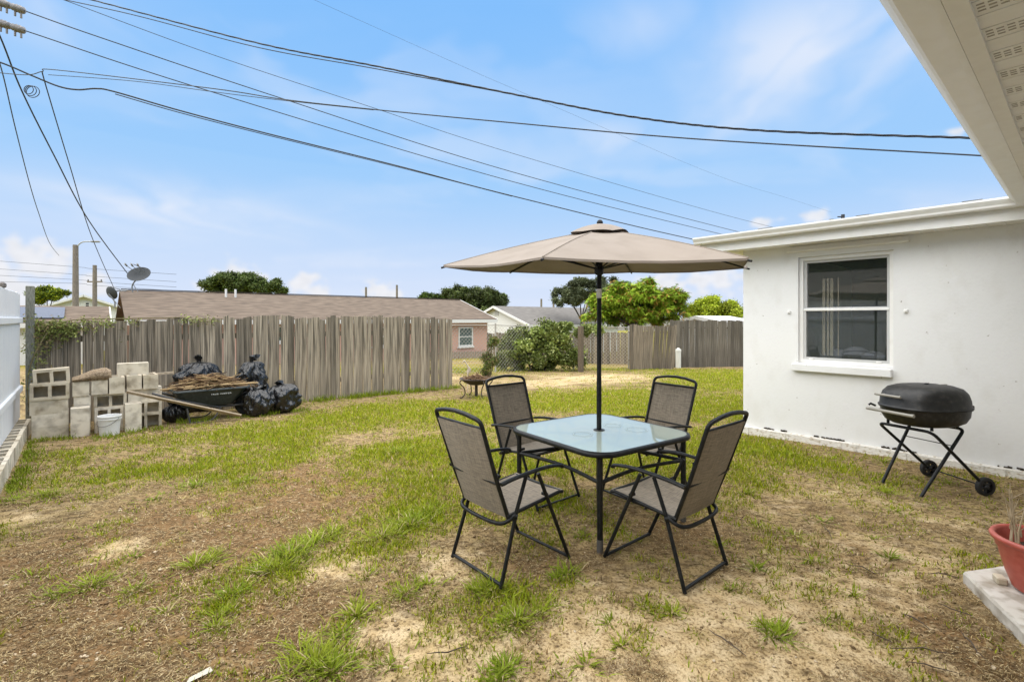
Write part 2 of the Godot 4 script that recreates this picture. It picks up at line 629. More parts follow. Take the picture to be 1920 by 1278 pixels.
	var glass := flat("window_glass", Color(0.55, 0.6, 0.56, 0.05), 0.02)
	glass.transparency = BaseMaterial3D.TRANSPARENCY_ALPHA
	glass.metallic_specular = 0.7
	for q in [[1.635, y1 - 0.075, fx + 0.04], [y0 + 0.07, 1.597, fx + 0.016]]:
		st = new_st()
		box(st, Vector3(q[2], (q[0] + q[1]) / 2, (z0 + z1) / 2), Vector3(0.004, q[1] - q[0] + 0.01, z1 - z0 - 0.14))
		done("pane", st, glass, w)
	st = new_st()
	cbox(st, Vector3(wx - 0.012, 0.905, -1.885), Vector3(0.11, 0.088, 1.0), 0.008)
	done("sill", st, wm, w)
	st = new_st()
	for q in [-2.2, -1.52]:
		st = new_st()
		cbox(st, Vector3(fx - 0.02, y0 + 0.052, q), Vector3(0.02, 0.016, 0.05), 0.003)
		done("sash_latch", st, trim, w)
	# shutter track over the window, clips beside it
	st = new_st()
	cbox(st, Vector3(wx - 0.028, 2.325, -1.84), Vector3(0.056, 0.022, 1.21), 0.004)
	cbox(st, Vector3(wx - 0.008, 2.36, -1.84), Vector3(0.016, 0.05, 1.21), 0.003)
	done("shutter_track", st, trim, h)
	for q in [-2.43, -1.27]:
		st = new_st()
		cbox(st, Vector3(wx - 0.012, 1.58, q), Vector3(0.024, 0.04, 0.035), 0.006)
		tube(st, [Vector3(wx - 0.02, 1.58, q), Vector3(wx - 0.045, 1.58, q)], 0.008, 8)
		done("shutter_clip", st, trim, h)
	# the room behind the glass
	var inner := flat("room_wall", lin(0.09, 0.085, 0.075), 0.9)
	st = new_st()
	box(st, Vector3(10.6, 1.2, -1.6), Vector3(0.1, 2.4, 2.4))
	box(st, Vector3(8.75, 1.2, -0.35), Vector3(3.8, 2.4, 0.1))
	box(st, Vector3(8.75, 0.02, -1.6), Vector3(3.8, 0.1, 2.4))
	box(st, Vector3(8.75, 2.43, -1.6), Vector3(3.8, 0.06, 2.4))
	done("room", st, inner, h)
	var strip_tone := flat("upright_strip", lin(0.2, 0.18, 0.13), 0.7)  # thin paler upright strips set behind the glass
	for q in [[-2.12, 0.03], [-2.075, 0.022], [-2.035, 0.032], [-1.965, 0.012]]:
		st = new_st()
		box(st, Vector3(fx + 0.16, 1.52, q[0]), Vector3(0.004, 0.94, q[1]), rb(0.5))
		done("upright_strip", st, strip_tone, w)
	st = new_st()
	for q in [[-2.0, 1.06, 0.13, 0.07], [-1.83, 1.08, 0.14, 0.085], [-1.66, 1.05, 0.14, 0.065]]:
		var g := []
		for i in 9:
			var ring := []
			for k in 14:
				var a := TAU * k / 14.0
				var f := sin(PI * i / 8.0)
				ring.append(Vector3(fx + 0.33 + cos(a) * f * 0.12, q[1] - cos(PI * i / 8.0) * q[3], q[0] + sin(a) * f * q[2]))
			g.append(ring)
		sheet(st, g, true)
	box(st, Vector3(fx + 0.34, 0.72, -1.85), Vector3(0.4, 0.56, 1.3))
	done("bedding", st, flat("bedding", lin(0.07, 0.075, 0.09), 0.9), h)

# ---------------------------------------------------------------- vinyl fence with its block kerb
func build_vinyl_fence() -> void:
	var f := thing("vinyl_fence", "tall white vinyl privacy fence standing on a block kerb", "fence")
	var m := rough_mat("vinyl", [lin(0.74, 0.76, 0.79), lin(0.80, 0.81, 0.83)], 0.01, Vector3(1, 0.4, 1), 0.35)
	var z := -9.42
	var y0 := 0.16
	while z < 2.2:
		var st := new_st()
		var top := 1.835 + n1.get_noise_1d(z * 30.0) * 0.01
		cbox(st, Vector3(-0.685, (y0 + top) / 2, z + 0.072), Vector3(0.022, top - y0, 0.142), 0.005)
		box(st, Vector3(-0.687, (y0 + top) / 2 - 0.01, z + 0.147), Vector3(0.012, top - y0 - 0.02, 0.008))
		done("board", st, m, f)
		z += 0.15
	for y in [0.56, 1.475]:
		var st := new_st()
		cbox(st, Vector3(-0.672, y, -3.6), Vector3(0.05, 0.075, 11.7), 0.006)
		done("rail", st, m, f)
	for q in [-9.46, -7.0, -4.55, -2.1, 0.35]:
		var st := new_st()
		cbox(st, Vector3(-0.73, 1.0, q), Vector3(0.06, 1.72, 0.11), 0.008)
		done("post", st, m, f)
	# a dark cable tie end and a bird spike clip sit on the top edge
	var st2 := new_st()
	cbox(st2, Vector3(-0.685, 1.865, -7.72), Vector3(0.05, 0.06, 0.12), 0.015)
	done("top_clamp", st2, flat("clamp", lin(0.16, 0.14, 0.13), 0.7), f)
	var k := thing("block_kerb", "low kerb of hollow concrete blocks under the white vinyl fence", "kerb")
	var bm := concrete("kerb_block", 4)
	var blk := hollow_mesh(0.39, 0.20, 0.24)
	z = -9.2
	while z < 2.0:
		var o := put("block", blk, bm[int(absf(z * 7.0)) % 4], k)
		o.position = Vector3(-0.655 + n2.get_noise_1d(z * 50.0) * 0.006, 0.05, z + 0.2)
		o.rotation.y = PI / 2 + n1.get_noise_1d(z * 80.0) * 0.02
		z += 0.398

func concrete(key: String, n: int) -> Array:
	var o := []
	for i in n:
		var t := 0.04 * i - 0.08
		o.append(stain(rough_mat("%s_%d" % [key, i], [lin(0.38 + t, 0.32 + t, 0.235 + t), lin(0.58 + t, 0.51 + t, 0.395 + t), lin(0.64 + t, 0.57 + t, 0.45 + t), lin(0.67 + t, 0.605 + t, 0.49 + t)], 0.007 + 0.002 * i, Vector3(0.9, 0.9, 0.9), 0.95, 0.15, 5, true, 20 + i, [0.05, 0.3, 0.5, 0.9]), lin(0.20, 0.165, 0.12), 0.008, Vector3(1.0, 1.0, 1.0), 160, 0.48, 0.85, 0.5))
	return o

func hollow_mesh(l: float, w: float, hh: float, closed := false) -> Mesh:   # block with two cores through its height; origin in the middle
	var st := new_st()
	var t := 0.034
	var xs := [-l / 2, -l / 2 + t, -t / 2, t / 2, l / 2 - t, l / 2]
	var zs := [-w / 2, -w / 2 + t, w / 2 - t, w / 2]
	var y := hh / 2
	for i in 5:
		for j in 3:
			if j == 1 and (i == 1 or i == 3): continue
			quad(st, Vector3(xs[i], y, zs[j + 1]), Vector3(xs[i + 1], y, zs[j + 1]), Vector3(xs[i + 1], y, zs[j]), Vector3(xs[i], y, zs[j]))
			quad(st, Vector3(xs[i], -y, zs[j]), Vector3(xs[i + 1], -y, zs[j]), Vector3(xs[i + 1], -y, zs[j + 1]), Vector3(xs[i], -y, zs[j + 1]))
	var ring := func(a, b, c, d, outward):
		var p := [Vector2(a, d), Vector2(b, d), Vector2(b, c), Vector2(a, c)]
		for i in 4:
			var q: Vector2 = p[i]
			var r: Vector2 = p[(i + 1) % 4]
			if outward: quad(st, Vector3(q.x, -y, q.y), Vector3(r.x, -y, r.y), Vector3(r.x, y, r.y), Vector3(q.x, y, q.y))
			else: quad(st, Vector3(q.x, y, q.y), Vector3(r.x, y, r.y), Vector3(r.x, -y, r.y), Vector3(q.x, -y, q.y))
	if closed:
		for i in [1, 3]: quad(st, Vector3(xs[i], -y + 0.02, zs[2]), Vector3(xs[i + 1], -y + 0.02, zs[2]), Vector3(xs[i + 1], -y + 0.02, zs[1]), Vector3(xs[i], -y + 0.02, zs[1]))
	ring.call(-l / 2, l / 2, -w / 2, w / 2, true)
	ring.call(xs[1], xs[2], zs[1], zs[2], false)
	ring.call(xs[3], xs[4], zs[1], zs[2], false)
	return st.commit()

# ---------------------------------------------------------------- wooden fences
func grey_wood(key: String, n: int, warm: float, bright: float) -> Array:
	var o := []
	for i in n:
		var t: float = bright * [0.55, 0.72, 0.86, 1.0, 1.12][i]
		o.append(stain(rough_mat("%s_%d" % [key, i], [lin(0.10 * t, 0.083 * t, 0.06 * t), lin(0.22 * t, 0.185 * t, 0.14 * t), lin(0.32 * t, (0.268 - warm) * t, (0.20 - warm * 1.6) * t), lin(0.40 * t, 0.345 * t, 0.265 * t)], 0.012, Vector3(12.0, 0.11, 12.0), 0.95, 0.25, 4, true, 40 + i * 3, [0.12, 0.36, 0.55, 0.85]), lin(0.075, 0.064, 0.046), 0.009, Vector3(5.0, 0.17, 5.0), 140, 0.5, 0.78, 0.75))
	return o

func board_mesh(w: float, ht: float, t: float, sd: int) -> Mesh:   # a weathered plank with an uneven, dog-eared top; origin at the middle of its foot
	var r := RandomNumberGenerator.new()
	r.seed = sd
	var st := new_st()
	var e := w * r.randf_range(0.05, 0.2)
	var dy := r.randf_range(0.0, 0.03)
	var a := [Vector2(-w / 2, 0), Vector2(w / 2, 0), Vector2(w / 2 + r.randfn() * 0.002, ht * 0.5), Vector2(w / 2, ht - e * 0.7), Vector2(w / 2 - e, ht - dy), Vector2(-w / 2 + e, ht - r.randf_range(0, 0.025)), Vector2(-w / 2, ht - e * 0.8), Vector2(-w / 2 + r.randfn() * 0.002, ht * 0.5)]
	var n := a.size()
	for i in n:
		var p: Vector2 = a[i]
		var q: Vector2 = a[(i + 1) % n]
		quad(st, Vector3(p.x, p.y, t / 2), Vector3(p.x, p.y, -t / 2), Vector3(q.x, q.y, -t / 2), Vector3(q.x, q.y, t / 2))
	var mid := Vector2(0, ht * 0.6)
	for i in n:
		var p: Vector2 = a[i]
		var q: Vector2 = a[(i + 1) % n]
		tri(st, Vector3(mid.x, mid.y, t / 2), Vector3(p.x, p.y, t / 2), Vector3(q.x, q.y, t / 2))
		tri(st, Vector3(mid.x, mid.y, -t / 2), Vector3(q.x, q.y, -t / 2), Vector3(p.x, p.y, -t / 2))
	return st.commit()

func build_wood_fence() -> void:
	var f := thing("board_fence", "long weathered grey board fence behind the rubbish and block pile", "fence")
	var ms := grey_wood("old_board", 5, 0.006, 1.36)
	rng.seed = 31
	var x := -0.62
	var z := -9.75
	var k := 0
	while x < 6.42:
		var w := rng.randf_range(0.085, 0.15)
		var top: float = lerpf(1.46, 1.56, smoothstep(-0.6, 3.2, x)) - 0.06 * smoothstep(4.5, 6.5, x) + rng.randfn() * 0.014
		if x > 2.9 and x < 3.6 and k % 2 == 0: top -= 0.05
		var g := ground_y(x, z) - 0.06
		var o := put("board", board_mesh(w - (0.002 if rng.randf() < 0.85 else 0.012), top - g, 0.017, k), ms[rng.randi_range(0, 4) if x > 1.4 else rng.randi_range(0, 1)], f)
		o.position = Vector3(x + w / 2, g, z + (0.012 if k % 2 == 0 else -0.01) + rng.randf_range(-0.005, 0.005))
		o.rotation = Vector3(rng.randfn() * 0.008, rng.randfn() * 0.1, rng.randfn() * 0.006)
		x += w
		k += 1
	for y in [0.28, 1.2]:
		var st := new_st()
		box(st, Vector3(2.9, y, z - 0.05), Vector3(7.0, 0.09, 0.04))
		done("rail", st, ms[1], f)
	for q in [-0.5, 1.9, 4.3, 6.38]:
		var st := new_st()
		box(st, Vector3(q, 0.66, z - 0.12), Vector3(0.09, 1.6, 0.09))
		done("post", st, ms[0], f)
	# the lone post at the vinyl fence's end
	var pm := rough_mat("post_wood", [lin(0.10, 0.105, 0.085), lin(0.22, 0.22, 0.18), lin(0.30, 0.29, 0.25)], 0.03, Vector3(5, 0.7, 5), 0.95, 0.5)
	var st := new_st()
	cbox(st, Vector3(0, 0.9, 0), Vector3(0.09, 2.1, 0.09), 0.006)
	var p := done("wooden_post", st, pm, self)
	p.position = Vector3(-0.585, 0.0, -9.58)
	tag(p, "tall square wooden post wrapped in vine at the end of the vinyl fence", "post")

func far_fence(called: String, label: String, a: Vector3, b: Vector3, ht: float, sag: float, lean: float, ms: Array, sd: int) -> void:
	var f := thing(called, label, "fence")
	rng.seed = sd
	var dir := (b - a).normalized()
	var turn := atan2(-dir.z, dir.x)
	var len := a.distance_to(b)
	var s := 0.0
	var k := 0
	while s < len:
		var w := rng.randf_range(0.125, 0.165)
		var p := a + dir * (s + w / 2)
		var g := ground_y(p.x, p.z) - 0.05
		var q := s / len
		var hh := ht - sag * sin(PI * q) + rng.randfn() * 0.012
		var o := put("board", board_mesh(w - 0.008, hh, 0.018, sd * 100 + k % 12), ms[rng.randi_range(0, ms.size() - 1)], f)
		o.position = Vector3(p.x, g, p.z)
		o.rotation = Vector3(0, turn + rng.randfn() * 0.04, lean * q + rng.randfn() * 0.008)
		s += w
		k += 1
	var st := new_st()
	for y in [0.35, ht - 0.35]:
		bar(st, gp(a.x, a.z, y) + Vector3(0.02, 0, -0.05), gp(b.x, b.z, y) + Vector3(0.02, 0, -0.05), 0.08, 0.04)
	done("rail", st, ms[0], f)

func build_chain_link() -> void:
	var f := thing("chain_link_fence", "rusty chain link fence with a vine mound growing over it", "fence")
	var steel := rough_mat("galvanised", [lin(0.32, 0.30, 0.265), lin(0.46, 0.44, 0.40)], 0.05, Vector3(3, 3, 3), 0.5)
	var line := [px(800, 702), px(929, 698), px(1076, 692), px(1179, 692)]
	var hts := [1.55, 1.58, 1.55, 1.55]
	var st := new_st()
	for i in 3:
		var a: Vector3 = line[i]
		var b: Vector3 = line[i + 1]
		tube(st, [a + Vector3.UP * hts[i], b + Vector3.UP * hts[i + 1]], 0.018, 6)
	done("top_rail", st, steel, f)
	for i in [0, 1, 2, 3]:
		st = new_st()
		tube(st, [line[i] + Vector3.DOWN * 0.2, line[i] + Vector3.UP * (hts[i] + 0.06)], 0.028, 8)
		done("post", st, steel, f)
	st = new_st()
	for i in 3:
		var a: Vector3 = line[i]
		var b: Vector3 = line[i + 1]
		var n := int(a.distance_to(b) / 0.12)
		var slope := int(1.55 / 0.12)
		for k in range(-slope, n):
			for dirn in [0, 1]:
				var t0 := float(maxi(k, 0)) / n
				var t1 := float(mini(k + slope, n)) / n
				var h0 := 1.55 * (maxi(k, 0) - k) / slope
				var h1 := 1.55 * (mini(k + slope, n) - k) / slope
				if dirn == 1:
					h0 = 1.55 - h0
					h1 = 1.55 - h1
				tube(st, [a.lerp(b, t0) + Vector3.UP * h0, a.lerp(b, t1) + Vector3.UP * h1], 0.0042, 3, false)
	stuff(done("wire_mesh", st, steel, f))
	var pw := thing("fence_post", "thick brown wooden post standing in the chain link fence", "post", px(1089, 697))
	st = new_st()
	cbox(st, Vector3(0, 0.68, 0), Vector3(0.15, 1.75, 0.15), 0.01)
	done("shaft", st, rough_mat("brown_post", [lin(0.08, 0.06, 0.04), lin(0.2, 0.16, 0.11)], 0.03, Vector3(5, 0.7, 5), 0.95), pw)

# ================================================================ patio set
func black_metal() -> StandardMaterial3D:
	var m := rough_mat("black_powder_coat", [lin(0.007, 0.008, 0.009), lin(0.012, 0.013, 0.014), lin(0.028, 0.028, 0.027)], 0.02, Vector3(2, 2, 2), 0.42, 0.05, 4, true, 51, [0.2, 0.6, 1.0])
	m.metallic_specular = 0.35
	return m

func weave() -> StandardMaterial3D:
	if mats.has("sling_weave"): return mats["sling_weave"]
	var m := flat("sling_weave", Color.WHITE, 0.85)
	var im := Image.create(512, 512, false, Image.FORMAT_RGB8)
	var r := RandomNumberGenerator.new()
	r.seed = 8
	var cols := []
	var rows := []
	for i in 512:
		cols.append(r.randf())
		rows.append(r.randf())
	var a := Color(0.10, 0.082, 0.062)
	var b := Color(0.34, 0.285, 0.215)
	for y in 512:
		for x in 512:
			var over := (x + y) % 2 == 0
			var t: float = cols[x / 2] if over else rows[y / 2]
			var s: float = n1.get_noise_2d(x * 9.0, y * 0.35) * 0.55 + n2.get_noise_2d(x * 0.35, y * 9.0) * 0.6
			var c := a.lerp(b, clampf(t * 0.55 + 0.25 + s, 0, 1))
			im.set_pixel(x, y, c.linear_to_srgb())
	m.albedo_texture = ImageTexture.create_from_image(im)
	m.uv1_triplanar = true
	m.uv1_scale = Vector3(2.4, 2.4, 2.4)
	m.rim_enabled = true
	m.rim = 0.3
	return m

func sling(top: Array, bottom: Array, dip: float, nrm: Vector3) -> Mesh:   # cloth stretched between two rails, sagging a little, with thickness
	var st := new_st()
	for side in [0, 1]:
		var g := []
		for i in 13:
			var t := i / 12.0
			var row := []
			for j in 11:
				var s := j / 10.0
				var l: Vector3 = top[0].lerp(bottom[0], t)
				var r: Vector3 = top[1].lerp(bottom[1], t)
				row.append(l.lerp(r, s) - nrm * (dip * sin(PI * s) * (0.4 + 0.6 * sin(PI * t)) + 0.004 * side))
			g.append(row)
		sheet(st, g, false, side == 1)
	return st.commit()

# a folding chair; origin on the ground in the middle of its feet, facing -Z
func make_chair(label: String) -> Node3D:
	var t := thing("folding_chair", label, "chair", Vector3.ZERO, 0.0, "folding chairs around the glass table")
	var bm := black_metal()
	var hw := 0.238
	for s in [-1.0, 1.0]:
		var x: float = s * hw
		var st := new_st()
		tube(st, [Vector3(x, 0.59, -0.02), Vector3(x, 0.012, -0.285)], 0.0125, 8, true, false, 0.8)
		done("leg", st, bm, t)
		st = new_st()
		tube(st, [Vector3(x * 0.93, 0.59, 0.06), Vector3(x * 0.93, 0.40, 0.135), Vector3(x, 0.012, 0.265)], 0.0125, 8, true, false, 0.8)
		done("leg", st, bm, t)
		st = new_st()
		tube(st, smooth_path([Vector3(x * 1.04, 0.588, 0.27), Vector3(x * 1.05, 0.605, 0.16), Vector3(x * 1.05, 0.618, -0.05), Vector3(x * 1.04, 0.607, -0.19), Vector3(x * 1.03, 0.59, -0.215)], 4), 0.017, 8, true, false, 0.62)
		done("armrest", st, bm, t)
		st = new_st()
		tube(st, [Vector3(x * 0.9, 0.385, 0.20), Vector3(x * 0.9, 0.43, -0.22), Vector3(x * 0.9, 0.425, -0.25)], 0.011, 8)
		done("seat_rail", st, bm, t)
		st = new_st()
		tube(st, [Vector3(x * 1.02, 0.45, -0.088), Vector3(x * 0.86, 0.45, -0.088)], 0.012, 8)
		tube(st, [Vector3(x * 1.0, 0.375, 0.14), Vector3(x * 0.84, 0.385, 0.18)], 0.014, 8)
		done("hinge", st, bm, t)
	var st := new_st()
	# back frame: two uprights and a bowed top handle
	var pts := [Vector3(-hw * 0.87, 0.37, 0.185), Vector3(-hw * 0.9, 0.62, 0.282), Vector3(-hw * 0.93, 0.90, 0.377)]
	pts += arc_pts(Vector3(-hw * 0.935, 0.925, 0.386), Vector3(-hw * 0.92, 0.952, 0.398), Vector3(-hw * 0.78, 0.957, 0.40), 3)
	pts += [Vector3(-hw * 0.4, 0.972, 0.406), Vector3(0, 0.978, 0.408), Vector3(hw * 0.4, 0.972, 0.406)]
	pts += arc_pts(Vector3(hw * 0.78, 0.957, 0.40), Vector3(hw * 0.92, 0.952, 0.398), Vector3(hw * 0.935, 0.925, 0.386), 3)
	pts += [Vector3(hw * 0.93, 0.90, 0.377), Vector3(hw * 0.9, 0.62, 0.282), Vector3(hw * 0.87, 0.37, 0.185)]
	tube(st, pts, 0.0125, 8)
	done("back_frame", st, bm, t)
	st = new_st()
	tube(st, [Vector3(-hw * 0.93, 0.905, 0.38), Vector3(hw * 0.93, 0.905, 0.38)], 0.009, 6)
	tube(st, [Vector3(-hw * 0.9, 0.585, 0.276), Vector3(hw * 0.9, 0.585, 0.276)], 0.007, 6)
	done("cross_rod", st, bm, t)
	st = new_st()
	tube(st, smooth_path([Vector3(-hw * 0.95, 0.385, 0.15), Vector3(-hw * 0.8, 0.345, 0.225), Vector3(0, 0.335, 0.24), Vector3(hw * 0.8, 0.345, 0.225), Vector3(hw * 0.95, 0.385, 0.15)], 5), 0.0115, 8)
	done("rear_brace", st, bm, t)
	for q in [[-0.27, 0.028], [0.258, 0.028]]:
		st = new_st()
		tube(st, [Vector3(-hw, q[1], q[0]), Vector3(hw, q[1], q[0])], 0.0115, 8, true, false, 0.7)
		done("floor_bar", st, bm, t)
	st = new_st()
	tube(st, [Vector3(-hw * 0.9, 0.43, -0.235), Vector3(hw * 0.9, 0.43, -0.235)], 0.011, 8)
	done("seat_front_bar", st, bm, t)
	var nb := Vector3(0, -0.38, 0.92).normalized()
	put("back_sling", sling([Vector3(-hw * 0.92, 0.905, 0.388), Vector3(hw * 0.92, 0.905, 0.388)], [Vector3(-hw * 0.86, 0.375, 0.198), Vector3(hw * 0.86, 0.375, 0.198)], -0.012, nb), weave(), t)
	put("seat_sling", sling([Vector3(-hw * 0.92, 0.395, 0.2), Vector3(hw * 0.92, 0.395, 0.2)], [Vector3(-hw * 0.92, 0.441, -0.25), Vector3(hw * 0.92, 0.441, -0.25)], 0.018, Vector3.UP), weave(), t)
	return t

func round_square(half: float, r: float, n := 8) -> Array:
	var o := []
	for c in 4:
		var cx := half - r
		var ctr := Vector2(cx if c == 0 or c == 3 else -cx, cx if c < 2 else -cx)
		for k in n + 1:
			var a := PI / 2 * (c + float(k) / n)
			o.append(ctr + Vector2(cos(a), sin(a)) * r)
	return o

func build_table(c: Vector3, turn: float) -> void:
	var t := thing("patio_table", "square glass patio table with black rim and tube legs", "table", c, turn)
	var bm := black_metal()
	var half := 0.52
	var top := 0.655
	var ring := round_square(half - 0.014, 0.17)
	var st := new_st()
	var pts := []
	for p in ring: pts.append(Vector3(p.x, top - 0.02, p.y))
	tube(st, pts, 0.02, 8, false, true, 1.0)
	done("rim", st, bm, t)
	# clear greenish tempered glass; its pale half-opaque colour stands in for sky reflection
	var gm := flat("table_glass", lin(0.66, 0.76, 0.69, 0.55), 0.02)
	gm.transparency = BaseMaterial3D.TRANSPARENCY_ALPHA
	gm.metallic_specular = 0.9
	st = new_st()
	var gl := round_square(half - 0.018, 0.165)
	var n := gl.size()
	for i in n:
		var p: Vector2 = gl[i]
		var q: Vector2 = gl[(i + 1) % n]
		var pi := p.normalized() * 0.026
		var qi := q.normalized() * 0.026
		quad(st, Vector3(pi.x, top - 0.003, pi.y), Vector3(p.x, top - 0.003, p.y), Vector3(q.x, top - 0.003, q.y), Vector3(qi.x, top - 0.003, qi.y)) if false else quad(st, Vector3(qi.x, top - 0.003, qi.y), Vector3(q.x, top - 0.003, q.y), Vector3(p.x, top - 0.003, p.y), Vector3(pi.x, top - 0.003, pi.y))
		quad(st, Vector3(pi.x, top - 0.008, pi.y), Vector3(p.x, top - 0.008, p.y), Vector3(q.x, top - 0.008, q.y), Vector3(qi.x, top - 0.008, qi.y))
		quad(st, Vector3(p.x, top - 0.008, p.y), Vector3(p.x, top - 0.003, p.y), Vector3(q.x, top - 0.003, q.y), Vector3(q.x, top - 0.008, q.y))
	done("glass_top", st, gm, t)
	st = new_st()
	lathe(st, [Vector2(0.026, top - 0.012), Vector2(0.044, top - 0.003), Vector2(0.042, top + 0.002), Vector2(0.027, top + 0.004), Vector2(0.024, top)], 20)
	done("pole_collar", st, flat("collar_plastic", lin(0.02, 0.02, 0.02), 0.5), t)
	# faint round stains left on the glass
	for q in [[-0.2, 0.03, 0.065], [0.2, -0.05, 0.062], [0.24, 0.16, 0.075]]:
		st = new_st()
		for k in 28:
			var a := TAU * k / 28.0
			var b := TAU * (k + 1) / 28.0
			var w := 0.006
			var y := top - 0.0018
			quad(st, Vector3(q[0] + cos(b) * q[2], y, q[1] + sin(b) * q[2]), Vector3(q[0] + cos(b) * (q[2] + w), y, q[1] + sin(b) * (q[2] + w)), Vector3(q[0] + cos(a) * (q[2] + w), y, q[1] + sin(a) * (q[2] + w)), Vector3(q[0] + cos(a) * q[2], y, q[1] + sin(a) * q[2]))
		done("ring_stain", st, flat("stain", lin(0.44, 0.51, 0.48), 0.3), t)
	var feet := []
	for s in [Vector2(1, 1), Vector2(-1, 1), Vector2(-1, -1), Vector2(1, -1)]:
		var f := Vector3(s.x * (half - 0.085), 0, s.y * (half - 0.085))
		feet.append(f)
		st = new_st()
		tube(st, [f + Vector3.UP * 0.005, f + Vector3.UP * (top - 0.02)], 0.019, 10)
		var leg := done("leg", st, bm, t)
		st = new_st()
		tube(st, [f + Vector3.UP * -0.002, f + Vector3.UP * 0.09], 0.0205, 10)
		done("foot_cap", st, flat("scuffed_cap", lin(0.09, 0.085, 0.08), 0.7), leg)
	for i in 4:
		st = new_st()
		var a: Vector3 = feet[i]
		var b: Vector3 = feet[(i + 1) % 4]
		var m := (a + b) / 2.0 * 0.86
		tube(st, smooth_path([a + Vector3.UP * 0.45, m + Vector3.UP * 0.45, b + Vector3.UP * 0.45], 6), 0.0135, 8)
		done("stretcher", st, bm, t)
	st = new_st()
	for i in 2:
		tube(st, [feet[i] + Vector3.UP * (top - 0.035), feet[i + 2] + Vector3.UP * (top - 0.035)], 0.008, 6)
	done("under_brace", st, bm, t)

